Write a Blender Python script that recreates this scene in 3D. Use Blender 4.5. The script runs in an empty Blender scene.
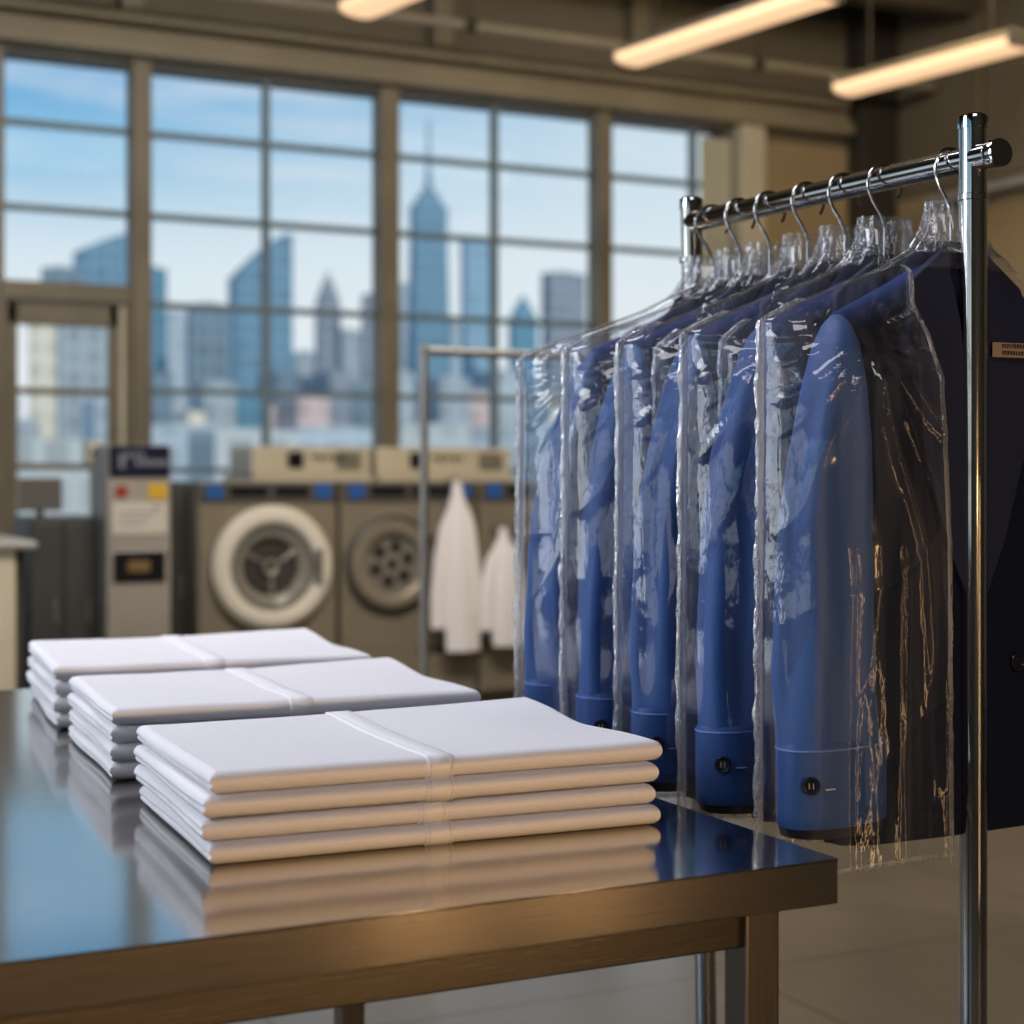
import bpy, math, random
from mathutils import Vector, Matrix, noise
random.seed(7)
sc = bpy.context.scene
COL = sc.collection
PI = math.pi
R = math.radians

# ------------------------------------------------------------------ camera
EYE = 1.27
FPX = 1659.0
YAW = R(26.1)
S_, C_ = math.sin(YAW), math.cos(YAW)
HOR = 480.0
cd = bpy.data.cameras.new('camera')
cam = bpy.data.objects.new('camera', cd)
COL.objects.link(cam)
cam.location = (0, 0, EYE)
cam.rotation_euler = (PI/2, 0, -YAW)
cd.sensor_width = 36
cd.sensor_fit = 'HORIZONTAL'
cd.lens = FPX/1024*36
cd.shift_y = -(512-HOR)/1024
cd.clip_start = 0.05
cd.clip_end = 3000
cd.dof.use_dof = True
cd.dof.focus_distance = 1.85
cd.dof.aperture_fstop = 3.8
sc.camera = cam

# a pixel of the photograph read as a direction; gives world points for measured planes
def ray(px):
    u = (px-512)/FPX
    return (S_+C_*u, C_-S_*u)
def at_Y(px, py, Y):
    a, b = ray(px)
    d = Y/b
    return Vector((d*a, Y, EYE+(HOR-py)*d/FPX))
def at_X(px, py, X):
    a, b = ray(px)
    d = X/a
    return Vector((X, d*b, EYE+(HOR-py)*d/FPX))
def at_z(px, py, z):
    d = (z-EYE)*FPX/(HOR-py)
    a, b = ray(px)
    return Vector((d*a, d*b, z))

# ------------------------------------------------------------------ mesh helpers
class MB:
    def __init__(s):
        s.v = []; s.f = []
    def add(s, vs, fs):
        o = len(s.v)
        s.v += [Vector(v) for v in vs]
        s.f += [tuple(i+o for i in f) for f in fs]
        return s
    def box(s, x0, x1, y0, y1, z0, z1):
        return s.add([(x0,y0,z0),(x1,y0,z0),(x1,y1,z0),(x0,y1,z0),(x0,y0,z1),(x1,y0,z1),(x1,y1,z1),(x0,y1,z1)],
                     [(0,3,2,1),(4,5,6,7),(0,1,5,4),(1,2,6,5),(2,3,7,6),(3,0,4,7)])
    def loft(s, rings, cap0=True, cap1=True):
        n = len(rings[0]); vs = [p for r in rings for p in r]; fs = []
        for i in range(len(rings)-1):
            for j in range(n):
                k = (j+1) % n
                fs.append((i*n+j, i*n+k, (i+1)*n+k, (i+1)*n+j))
        if cap0: fs.append(tuple(range(n))[::-1])
        if cap1: fs.append(tuple((len(rings)-1)*n+j for j in range(n)))
        return s.add(vs, fs)
    def grid(s, rows):
        n = len(rows[0]); fs = []
        for i in range(len(rows)-1):
            for j in range(n-1):
                fs.append((i*n+j, i*n+j+1, (i+1)*n+j+1, (i+1)*n+j))
        return s.add([p for r in rows for p in r], fs)
    def tube(s, path, r, n=16, caps=True):
        path = [Vector(p) for p in path]
        rings = []; up = None
        for i, p in enumerate(path):
            t = (path[min(i+1, len(path)-1)]-path[max(i-1, 0)]).normalized()
            if up is None:
                up = Vector((0,0,1)) if abs(t.z) < .9 else Vector((1,0,0))
            a = (up - t*up.dot(t)).normalized(); b = t.cross(a); up = a
            rr = r[i] if isinstance(r, (list, tuple)) else r
            rings.append([p+(a*math.cos(2*PI*k/n)+b*math.sin(2*PI*k/n))*rr for k in range(n)])
        return s.loft(rings, caps, caps)
    def lathe(s, prof, c, axis='z', n=48):
        ring_only = prof[0][0] > 1e-6 and prof[-1][0] > 1e-6
        if ring_only: prof = list(prof)+[prof[0]]
        # prof: list of (radius, height along axis); closed by caps where radius is 0
        rings = []
        for r, h in prof:
            ring = []
            for k in range(n):
                a = 2*PI*k/n
                x, y = r*math.cos(a), r*math.sin(a)
                if axis == 'z': q = (c[0]+x, c[1]+y, c[2]+h)
                elif axis == 'y': q = (c[0]+x, c[1]+h, c[2]+y)
                else: q = (c[0]+h, c[1]+x, c[2]+y)
                ring.append(Vector(q))
            rings.append(ring)
        return s.loft(rings, not ring_only, not ring_only)
    def xform(s, m):
        s.v = [m @ v for v in s.v]; return s
    def mesh(s, name, mat, smooth=True, ang=35):
        me = bpy.data.meshes.new(name)
        me.from_pydata([tuple(v) for v in s.v], [], s.f)
        me.materials.append(mat)
        import bmesh
        bm = bmesh.new(); bm.from_mesh(me)
        bmesh.ops.recalc_face_normals(bm, faces=bm.faces)
        bm.to_mesh(me); bm.free()
        if smooth:
            for p in me.polygons: p.use_smooth = True
            me.set_sharp_from_angle(angle=R(ang))
        return me
    def build(s, name, mat, parent=None, smooth=True, ang=35, bevel=0, loc=None, seg=2):
        o = bpy.data.objects.new(name, s.mesh(name, mat, smooth, ang))
        COL.objects.link(o)
        if parent is not None: o.parent = parent
        if loc is not None: o.location = loc
        if bevel:
            b = o.modifiers.new('bevel', 'BEVEL'); b.width = bevel; b.segments = seg; b.limit_method = 'ANGLE'
            b.angle_limit = R(40); b.harden_normals = False
        return o

def tag(o, label=None, cat=None, group=None, kind=None):
    if label: o['label'] = label
    if cat: o['category'] = cat
    if group: o['group'] = group
    if kind: o['kind'] = kind
    return o
def empty(name, loc=(0,0,0), rz=0):
    o = bpy.data.objects.new(name, None); COL.objects.link(o)
    o.location = loc; o.rotation_euler = (0,0,rz); o.empty_display_size = .05
    return o
def dup(root, loc=None, rz=None):
    r = root.copy(); COL.objects.link(r)
    if loc is not None: r.location = loc
    if rz is not None: r.rotation_euler = (0,0,rz)
    for ch in list(root.children):
        c = ch.copy(); COL.objects.link(c); c.parent = r
        for g in list(ch.children):
            d = g.copy(); COL.objects.link(d); d.parent = c
    return r
def struct(o): o['kind'] = 'structure'; return o

# ------------------------------------------------------------------ materials
def mat(name, color=(.5,.5,.5), rough=.5, metal=0, spec=.5, emit=None, estr=0, sheen=0, coat=0):
    m = bpy.data.materials.new(name); m.use_nodes = True
    b = m.node_tree.nodes['Principled BSDF']
    b.inputs['Base Color'].default_value = (*color, 1)
    b.inputs['Roughness'].default_value = rough
    b.inputs['Metallic'].default_value = metal
    b.inputs['Specular IOR Level'].default_value = spec
    b.inputs['Sheen Weight'].default_value = sheen
    b.inputs['Coat Weight'].default_value = coat
    if emit:
        b.inputs['Emission Color'].default_value = (*emit, 1)
        b.inputs['Emission Strength'].default_value = estr
    return m
def nodes(m): return m.node_tree.nodes, m.node_tree.links, m.node_tree.nodes['Principled BSDF']
def mix_noise(m, c1, c2, scale=(1,1,1), nscale=5, detail=4, bump=0, rough=None, coord='Object', dist=.01, fr=(.35,.65)):
    N, L, b = nodes(m)
    tc = N.new('ShaderNodeTexCoord'); mp = N.new('ShaderNodeMapping'); mp.inputs['Scale'].default_value = scale
    nt = N.new('ShaderNodeTexNoise'); nt.inputs['Scale'].default_value = nscale; nt.inputs['Detail'].default_value = detail
    L.new(tc.outputs[coord], mp.inputs[0]); L.new(mp.outputs[0], nt.inputs['Vector'])
    rp = N.new('ShaderNodeValToRGB')
    rp.color_ramp.elements[0].position = fr[0]; rp.color_ramp.elements[1].position = fr[1]
    rp.color_ramp.elements[0].color = (*c1, 1); rp.color_ramp.elements[1].color = (*c2, 1)
    L.new(nt.outputs['Fac'], rp.inputs[0]); L.new(rp.outputs[0], b.inputs['Base Color'])
    if rough:
        mr = N.new('ShaderNodeMapRange'); mr.inputs['To Min'].default_value = rough[0]; mr.inputs['To Max'].default_value = rough[1]
        L.new(nt.outputs['Fac'], mr.inputs[0]); L.new(mr.outputs[0], b.inputs['Roughness'])
    if bump:
        bp = N.new('ShaderNodeBump'); bp.inputs['Strength'].default_value = bump; bp.inputs['Distance'].default_value = dist
        L.new(nt.outputs['Fac'], bp.inputs['Height']); L.new(bp.outputs[0], b.inputs['Normal'])
    return m
M = {}
M['steel'] = mix_noise(mat('brushed_steel', metal=1), (.60,.58,.54), (.66,.635,.595), scale=(1,60,60), nscale=6, bump=.012, rough=(.09,.14), dist=.002)
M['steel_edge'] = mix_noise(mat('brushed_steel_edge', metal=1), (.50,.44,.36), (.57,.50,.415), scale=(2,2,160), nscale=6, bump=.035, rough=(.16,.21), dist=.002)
M['chrome'] = mix_noise(mat('chrome', metal=1), (.56,.55,.53), (.62,.61,.59), nscale=3, rough=(.05,.09))
M['wire'] = mix_noise(mat('hanger_wire', metal=1), (.6,.6,.6), (.7,.7,.7), nscale=8, rough=(.12,.2))
M['sheet'] = mix_noise(mat('white_cotton', rough=.85, sheen=.15), (.80,.79,.84), (.86,.85,.89), nscale=900, detail=2, bump=.15, dist=.0006)
M['placket'] = mix_noise(mat('white_cotton_band', rough=.8), (.84,.83,.87), (.9,.89,.92), nscale=900, detail=2, bump=.1, dist=.0005)
M['stitch'] = mat('stitching', (.62,.6,.66), .9)
def twill(name, c1, c2, sheen=.3, rough=.6, scale=700):
    return mix_noise(mat(name, rough=rough, sheen=sheen), c1, c2, scale=(1,1,1), nscale=scale, detail=2, bump=.2, dist=.0006)
M['blue'] = twill('blue_wool', (.017,.068,.24), (.025,.09,.305), sheen=.1)
M['cuff'] = twill('blue_cuff', (.008,.052,.205), (.012,.066,.25), sheen=.06)
M['navy'] = twill('navy_wool', (.004,.007,.022), (.006,.010,.031), sheen=.0, rough=.85)
M['navy'].node_tree.nodes['Principled BSDF'].inputs['Specular IOR Level'].default_value = .15
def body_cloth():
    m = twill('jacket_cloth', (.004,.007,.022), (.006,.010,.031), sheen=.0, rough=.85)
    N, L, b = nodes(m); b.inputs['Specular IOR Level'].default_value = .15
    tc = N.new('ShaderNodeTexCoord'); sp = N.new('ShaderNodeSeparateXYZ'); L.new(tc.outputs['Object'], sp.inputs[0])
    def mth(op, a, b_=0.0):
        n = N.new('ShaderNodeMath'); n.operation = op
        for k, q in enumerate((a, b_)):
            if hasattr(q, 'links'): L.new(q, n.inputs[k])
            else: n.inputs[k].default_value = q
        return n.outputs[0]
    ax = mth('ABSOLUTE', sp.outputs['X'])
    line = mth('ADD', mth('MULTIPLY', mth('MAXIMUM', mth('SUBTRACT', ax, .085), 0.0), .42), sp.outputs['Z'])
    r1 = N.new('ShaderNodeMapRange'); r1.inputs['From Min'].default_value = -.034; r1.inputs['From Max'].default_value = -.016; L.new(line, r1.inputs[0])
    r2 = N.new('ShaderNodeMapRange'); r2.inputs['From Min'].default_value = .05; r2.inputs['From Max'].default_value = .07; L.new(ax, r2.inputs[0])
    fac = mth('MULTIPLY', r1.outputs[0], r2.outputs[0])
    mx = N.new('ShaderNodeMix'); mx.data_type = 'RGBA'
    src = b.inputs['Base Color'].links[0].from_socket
    L.new(fac, mx.inputs[0]); L.new(src, mx.inputs[6]); mx.inputs[7].default_value = (.022,.046,.17,1)  # blue shoulder band: light striking the top, put into the cloth colour
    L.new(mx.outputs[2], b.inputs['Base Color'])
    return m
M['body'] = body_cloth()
M['yoke'] = twill('navy_shoulder', (.02,.04,.15), (.028,.052,.19), sheen=.05, rough=.7)  # navy with the light on the shoulder put into its colour
M['lapel'] = twill('navy_lapel', (.004,.009,.040), (.006,.013,.054), sheen=0, rough=.8)
M['seamthread'] = mat('cuff_seam_thread', (.13,.22,.55), .7)
M['lining'] = mat('dark_lining', (.006,.007,.014), .5)
M['button'] = mat('dark_button', (.012,.012,.018), .22)
M['thread'] = mat('button_thread', (.25,.25,.3), .7)

def plastic(name, gloss=1.0, haze=.022, bump=.15, bscale=45, tint=(.97,.98,1), hz=(.88,.91,.97), rough=.05):
    m = bpy.data.materials.new(name); m.use_nodes = True
    N, L = m.node_tree.nodes, m.node_tree.links
    N.remove(N['Principled BSDF']); out = N['Material Output']
    tr = N.new('ShaderNodeBsdfTransparent'); tr.inputs[0].default_value = (*tint, 1)
    gl = N.new('ShaderNodeBsdfGlossy'); gl.inputs['Roughness'].default_value = rough; gl.inputs['Color'].default_value = (1,1,1,1)
    df = N.new('ShaderNodeBsdfDiffuse'); df.inputs[0].default_value = (*hz, 1)
    tl = N.new('ShaderNodeBsdfTranslucent'); tl.inputs[0].default_value = (*hz, 1)
    ad = N.new('ShaderNodeMixShader'); ad.inputs[0].default_value = .5
    L.new(df.outputs[0], ad.inputs[1]); L.new(tl.outputs[0], ad.inputs[2])
    lw = N.new('ShaderNodeLayerWeight'); lw.inputs['Blend'].default_value = .5
    tc = N.new('ShaderNodeTexCoord'); nt = N.new('ShaderNodeTexNoise'); nt.inputs['Scale'].default_value = bscale; nt.inputs['Detail'].default_value = 3
    mp = N.new('ShaderNodeMapping'); mp.inputs['Scale'].default_value = (1.6,1.6,.55)
    L.new(tc.outputs['Object'], mp.inputs[0]); L.new(mp.outputs[0], nt.inputs['Vector'])
    bp = N.new('ShaderNodeBump'); bp.inputs['Strength'].default_value = bump; bp.inputs['Distance'].default_value = .004
    L.new(nt.outputs['Fac'], bp.inputs['Height'])
    L.new(bp.outputs[0], gl.inputs['Normal']); L.new(bp.outputs[0], lw.inputs['Normal'])
    pw = N.new('ShaderNodeMath'); pw.operation = 'POWER'; pw.inputs[1].default_value = 3.2
    L.new(lw.outputs['Facing'], pw.inputs[0])
    mr = N.new('ShaderNodeMapRange'); mr.inputs['To Min'].default_value = .085*gloss; mr.inputs['To Max'].default_value = min(1, .75*gloss)
    L.new(pw.outputs[0], mr.inputs[0])
    m1 = N.new('ShaderNodeMixShader'); m1.inputs[0].default_value = haze
    if haze > 0:
        n2 = N.new('ShaderNodeTexNoise'); n2.inputs['Scale'].default_value = 30; n2.inputs['Detail'].default_value = 4
        mp2 = N.new('ShaderNodeMapping'); mp2.inputs['Scale'].default_value = (2.2,2.2,.16)
        L.new(tc.outputs['Object'], mp2.inputs[0]); L.new(mp2.outputs[0], n2.inputs['Vector'])
        hr = N.new('ShaderNodeMapRange'); hr.inputs['From Min'].default_value = .42; hr.inputs['From Max'].default_value = .72
        hr.inputs['To Min'].default_value = haze*.7; hr.inputs['To Max'].default_value = min(.8, haze*3.4)
        L.new(n2.outputs['Fac'], hr.inputs[0]); L.new(hr.outputs[0], m1.inputs[0])
    L.new(tr.outputs[0], m1.inputs[1]); L.new(ad.outputs[0], m1.inputs[2])
    m2 = N.new('ShaderNodeMixShader'); L.new(mr.outputs[0], m2.inputs[0])
    L.new(m1.outputs[0], m2.inputs[1]); L.new(gl.outputs[0], m2.inputs[2])
    L.new(m2.outputs[0], out.inputs[0])
    return m
M['bag'] = plastic('clear_film')
M['seam'] = plastic('film_seam', gloss=2.2, haze=.34, bump=1, bscale=140)
M['neck'] = plastic('film_neck', gloss=1.5, haze=.07, bump=1, bscale=90)
M['glass'] = plastic('window_glass', gloss=.12, haze=0, bump=0, tint=(.93,.96,.97), rough=.01)

M['mullion'] = mix_noise(mat('window_frame_paint', rough=.5), (.15,.125,.085), (.19,.16,.11), nscale=3)
M['muntin'] = mix_noise(mat('muntin_paint', rough=.5), (.12,.18,.22), (.15,.215,.255), nscale=3)
M['trimpaint'] = mix_noise(mat('cornice_paint', rough=.6), (.21,.18,.125), (.25,.215,.15), nscale=2)
M['wall'] = mix_noise(mat('wall_paint', rough=.8), (.115,.096,.066), (.14,.117,.082), nscale=1.2, bump=.05)
M['wallr'] = mix_noise(mat('wall_paint_tan', rough=.8), (.29,.215,.12), (.34,.255,.145), nscale=1.2, bump=.05)
M['ceil'] = mix_noise(mat('ceiling_paint', rough=.9), (.06,.05,.033), (.085,.07,.045), nscale=1.5)
M['white_trim'] = mix_noise(mat('pale_trim', rough=.6), (.5,.46,.36), (.55,.5,.4), nscale=3)
M['pipe'] = mix_noise(mat('painted_pipe', rough=.4), (.25,.22,.17), (.3,.27,.2), nscale=4)
M['paletube'] = mix_noise(mat('pale_tube', rough=.3, metal=.6), (.5,.5,.5), (.56,.56,.56), nscale=4)
M['column'] = mat('dark_column', (.028,.024,.018), .6)

# floor: polished concrete with faint slab joints
m = mat('polished_concrete', rough=.3); mix_noise(m, (.115,.092,.064), (.165,.134,.095), nscale=1.4, detail=8, rough=(.16,.3), fr=(.3,.7))
N, L, b = nodes(m)
tc = N.new('ShaderNodeTexCoord'); bk = N.new('ShaderNodeTexBrick'); bk.offset = 0
bk.inputs['Scale'].default_value = 1; bk.inputs['Brick Width'].default_value = 1.2; bk.inputs['Row Height'].default_value = 1.2
bk.inputs['Mortar Size'].default_value = .004; bk.inputs['Mortar'].default_value = (.35,.35,.35,1)
bk.inputs['Color1'].default_value = (1,1,1,1); bk.inputs['Color2'].default_value = (.93,.93,.93,1)
L.new(tc.outputs['Object'], bk.inputs['Vector'])
mu = N.new('ShaderNodeMix'); mu.data_type = 'RGBA'; mu.blend_type = 'MULTIPLY'; mu.inputs[0].default_value = 1
src = b.inputs['Base Color'].links[0].from_socket
L.new(src, mu.inputs[6]); L.new(bk.outputs['Color'], mu.inputs[7]); L.new(mu.outputs[2], b.inputs['Base Color'])
M['floor'] = m

# ------------------------------------------------------------------ room shell
YW, XR, XL, YB, ZC = 10.3, 8.25, -4.4, -3.2, 4.9
MB().box(XL-.2, XR+.2, YB-.2, YW+.3, -.2, 0).build('floor', M['floor'], smooth=False)['kind'] = 'structure'
MB().box(XL-.2, XR+.2, YB-.2, YW+.3, ZC, ZC+.2).build('ceiling', M['ceil'], smooth=False)['kind'] = 'structure'
ZT, ZS = 3.87, .86
X_ = lambda px: at_Y(px, 0, YW).x
bays = [(X_(4), X_(130)), (X_(150), X_(378)), (X_(397), X_(595)), (X_(609), X_(731))]
wf = MB()
wf.box(XL, XR, YW, YW+.3, ZT, ZC)
wf.box(bays[3][1], XR, YW, YW+.3, 0, ZT)
wf.box(bays[1][0], bays[3][1], YW, YW+.3, 0, ZS)
wf.box(XL, -1.9, YW, YW+.3, 0, ZT); wf.box(-1.9, X_(-18), YW, YW+.3, 0, ZS)
struct(wf.build('wall_far', M['wall'], smooth=False))
struct(MB().box(XR, XR+.2, YB, YW+.3, 0, ZC).build('wall_right', M['wall'], smooth=False))
struct(MB().box(XR-.02, XR, YB, YW, 0, 3.45).build('trim_17', M['wallr'], smooth=False))
LB = [(-2.7+2.55*k, -.35+2.55*k) for k in range(5)]
wl = MB(); wl.box(XL-.2, XL, YB, YW+.3, ZT, ZC); wl.box(XL-.2, XL, YB, YW+.3, 0, ZS)
for a_, b_ in [(YB, LB[0][0])]+[(LB[k][1], LB[k+1][0]) for k in range(4)]+[(LB[4][1], YW+.3)]: wl.box(XL-.2, XL, a_, b_, ZS, ZT)
struct(wl.build('wall_left', M['wall'], smooth=False))
struct(MB().box(XL-.2, XR+.2, YB-.2, YB, 0, ZC).build('wall_near', M['wall'], smooth=False))
# tan wall panel to the right of the windows
struct(MB().box(X_(757), XR-.22, YW-.03, YW, 0, 3.8).build('trim_1', M['wallr'], smooth=False))
struct(MB().box(XR-.36, XR-.0, YW-.2, YW, 0, ZC).build('trim_2', M['column'], smooth=False, bevel=.01))
struct(MB().box(X_(733), X_(757), YW-.12, YW, 0, 3.88).build('trim_3', M['white_trim'], smooth=False, bevel=.01))
# stepped cornice over the windows
c = MB(); xe = X_(842)
c.box(XL, xe, YW-.16, YW, 3.88, 3.98); c.box(XL, xe, YW-.10, YW, 3.98, 4.06)
struct(c.build('trim_4', M['trimpaint'], smooth=False, bevel=.012))
c = MB(); c.box(XL, xe-.1, YW-.24, YW, 4.06, 4.13); struct(c.build('trim_5', M['trimpaint'], smooth=False, bevel=.012))
# piers on the upper wall
for i, px in enumerate((128, 436, 632)):
    x = at_Y(px, 20, YW).x
    struct(MB().box(x-.07, x+.07, YW-.14, YW, 4.13, ZC).build('trim_%d' % (6+i), M['mullion'], smooth=False, bevel=.01))
# ceiling joists
for i, y in enumerate((1.5, 4.2, 6.9, 9.3)):
    struct(MB().box(XL, XR, y-.1, y+.1, ZC-.3, ZC).build('trim_%d' % (9+i), M['ceil'], smooth=False, bevel=.01))
# wall mouldings on the right wall
for i, y in enumerate((9.2, 7.9, 6.6)):
    struct(MB().box(XR-.06, XR, y-.05, y+.05, 0, ZC-.3).build('trim_%d' % (13+i), M['wall'], smooth=False, bevel=.01))
struct(MB().box(XR-.05, XR, YB, YW, 3.4, 3.52).build('trim_16', M['wall'], smooth=False, bevel=.01))
struct(MB().box(XR-.025, XR, YB, YW, 0, .14).build('baseboard_right', M['mullion'], smooth=False, bevel=.005))
struct(MB().box(bays[1][0], XR, YW-.03, YW, 0, .14).build('baseboard_far', M['mullion'], smooth=False, bevel=.005))

MUNT = (3.44, 2.925, 2.37, 1.83, 1.33)
def window(i, x0, x1, z0, vx=(), rows=MUNT, left=False):
    root = struct(empty('window_%d' % i, (XL, (x0+x1)/2, z0) if left else ((x0+x1)/2, YW, z0), PI/2 if left else 0))
    ox, oz = (x0+x1)/2, z0
    f = MB()
    w = .022
    f.box(x0-ox, x0+w-ox, -.02, .1, 0, ZT-oz); f.box(x1-w-ox, x1-ox, -.02, .1, 0, ZT-oz)
    f.box(x0-ox, x1-ox, -.02, .1, 0, .06); f.box(x0-ox, x1-ox, -.02, .1, ZT-.02-oz, ZT-oz)
    f.build('window_frame', M['mullion'], root, smooth=False, bevel=.006)
    g = MB()
    for z in rows:
        if z > z0+.1: g.box(x0+w-ox, x1-w-ox, .02, .08, z-.019-oz, z+.019-oz)
    for x in vx: g.box(x-.022-ox, x+.022-ox, .015, .085, 0, ZT-oz)
    g.build('glazing_bar', M['muntin'], root, smooth=False, bevel=.004)
    MB().add([(x0-ox,.05,0),(x1-ox,.05,0),(x1-ox,.05,ZT-oz),(x0-ox,.05,ZT-oz)], [(0,1,2,3)]).build('pane', M['glass'], root, smooth=False)
ZD = 2.37
window(1, bays[0][0]-.06, bays[0][1]+.02, ZD+.03)
window(2, bays[1][0]-.02, bays[1][1]+.02, ZS, vx=[X_(268)])
window(3, bays[2][0]-.02, bays[2][1]+.02, ZS, vx=[X_(497)])
window(4, bays[3][0]-.02, bays[3][1]+.02, ZS, vx=[X_(696)])
window(5, -1.88, -.1, ZS, vx=[-1.0])
for k, (a_, b_) in enumerate(LB): window(7+k, a_, b_, ZS, vx=[(a_+b_)/2], left=True)  # unseen left-wall windows, added for side light and film reflections
window(6, .02, X_(-18)-.02, ZS, vx=[.75])
# mullion posts between the bays
for i, (a, b2) in enumerate(((X_(-18), X_(3)), (X_(130), X_(150)), (X_(378), X_(397)), (X_(595), X_(609)))):
    z0 = 0 if i == 1 else 0
    struct(MB().box(a, b2, YW-.06, YW+.12, z0, 3.88).build('trim_%d' % (20+i), M['mullion'], smooth=False, bevel=.012))
struct(MB().box(bays[1][0], bays[3][1], YW-.14, YW+.02, ZS-.05, ZS).build('trim_24', M['white_trim'], smooth=False, bevel=.008))
# window reveal at the end of the last bay, built as a flat panel
struct(MB().box(X_(700), X_(729), YW-.02, YW-.005, ZS+.05, 3.78).build('trim_25', mix_noise(mat('pale_blind', rough=.8), (.40,.40,.33), (.46,.45,.37), scale=(1,1,30), nscale=4), smooth=False))

# glazed door below window 1
dx0, dx1 = X_(2), X_(128)
dr = struct(empty('door_1', ((dx0+dx1)/2, YW, 0)))
ox = dr.location.x
gx0, gx1 = X_(17), X_(108)
f = MB()
f.box(dx0-ox-.02, dx1-ox+.01, -.07, .16, ZD-.02, ZD+.1)
f.box(dx0-ox-.02, gx0-ox-.06, -.06, .16, 0, ZD-.02); f.box(X_(124)-ox, dx1-ox+.01, -.06, .16, 0, ZD-.02)
f.build('door_frame', M['mullion'], dr, smooth=False, bevel=.01)
f = MB()
lx0, lx1 = gx0-.06-ox, X_(117)-ox
f.box(lx0, gx0-ox, -.03, .04, .02, ZD-.03); f.box(gx1-ox, lx1, -.03, .04, .02, ZD-.03)
f.box(lx0, lx1, -.03, .04, 2.21, ZD-.03); f.box(lx0, lx1, -.03, .04, .02, .45)
f.box(lx0, lx1, -.02, .03, 1.79, 1.83); f.box(lx0, lx1, -.02, .03, 1.33, 1.37)
f.build('door_leaf', M['mullion'], dr, smooth=False, bevel=.006)
MB().box(X_(117.5)-ox, X_(123.5)-ox, -.05, .05, 0, ZD-.03).build('side_strip', M['white_trim'], dr, smooth=False, bevel=.005)
MB().add([(gx0-ox,.0,.45),(gx1-ox,.0,.45),(gx1-ox,.0,2.21),(gx0-ox,.0,2.21)], [(0,1,2,3)]).build('pane', M['glass'], dr, smooth=False)
h = MB(); h.tube([(gx1-ox+.04,-.03,1.0),(gx1-ox+.04,-.08,1.02),(gx1-ox+.04,-.08,1.25),(gx1-ox+.04,-.03,1.27)], .012, 10)
h.build('door_handle', M['chrome'], dr)

# ------------------------------------------------------------------ pipes and lights overhead
p0, p1 = at_Y(300, -8, 9.6), at_Y(838, 84, 9.6)
z = (p0.z+p1.z)/2
t = empty('conduit_pipe', (0,0,0)); tag(t, 'thin pale conduit pipe running along under the ceiling above the windows', 'pipe')
MB().tube([(XL+.1,9.6,z),(XR-.1,9.6,z)], .032, 12).build('pipe', M['pipe'], t)
for x in (0., 2.2, 4.4, 6.6):
    b_ = MB(); b_.tube([(x,9.6,z+.02),(x,9.6,ZC-.31 if 9.2<9.6<9.4 else ZC)], .008, 8); b_.lathe([(.0,-.04),(.042,-.04),(.042,.04),(.0,.04)], (x,9.6,z), 'x', 16)
    b_.build('hanger_bracket', M['column'], t)
M['diff'] = mat('lamp_diffuser', (.9,.7,.45), .5, emit=(1,.62,.35), estr=1.0)
M['housing'] = mix_noise(mat('lamp_housing', rough=.5), (.16,.14,.11), (.2,.18,.14), nscale=3)
def lamp(pa, pb, zz, lab):
    a, b_ = at_z(*pa, zz), at_z(*pb, zz)
    mid = (a+b_)/2; Ln = (b_-a).length; rz = math.atan2(b_.y-a.y, b_.x-a.x)
    t = empty('tube_light', (mid.x, mid.y, zz), rz); tag(t, lab, 'ceiling light', 'warm tube lights under the ceiling')
    h = MB(); prof = [(-.11,.035),(-.07,.085),(.07,.085),(.11,.035)]
    h.loft([[Vector((x,y,zq)) for y, zq in prof] for x in (-Ln/2, Ln/2)])
    h.box(-Ln/2-.02, -Ln/2, -.11, .11, -.01, .085); h.box(Ln/2, Ln/2+.02, -.11, .11, -.01, .085)
    h.build('housing', M['housing'], t, smooth=False, bevel=.004)
    d = MB(); prof = [(-.105,.034)]+[(-.105*math.cos(k*PI/8), -.03*math.sin(k*PI/8)+.005) for k in range(9)]+[(.105,.034)]
    d.loft([[Vector((x,y,zq)) for y, zq in prof] for x in (-Ln/2, Ln/2)])
    d.build('diffuser', M['diff'], t)
    for x in (-Ln*.35, Ln*.35):
        MB().tube([(x,0,.08),(x,0,ZC-zz)], .005, 6).build('suspension_rod', M['column'], t)
    return t
lamp((358,13), (440,-22), 3.6, 'warm tube light at the top edge, nearest the big windows')
lamp((630,62), (825,-2), 3.6, 'long warm tube light between two others, right above the last window')
lamp((846,92), (1020,46), 3.6, 'warm tube light farthest from the door, above the chrome rack post')

# rail along the right wall
a_ = at_X(900, 205, XR-.12); b_ = at_X(1030, 178, XR-.12)
zr = (at_X(1000,185,XR-.12)).z
t = empty('wall_rail', (XR-.12, 6, zr)); tag(t, 'pale grey tube rail fixed along the tan side wall', 'rail')
MB().tube([(0,-4,0),(0,3.6,0)], .045, 14).build('rail', M['paletube'], t)
for y in (-3.5, -1, 1.2, 3.4):
    MB().tube([(0,y,0),(.12,y,0)], .02, 10).build('bracket', M['column'], t)

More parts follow.
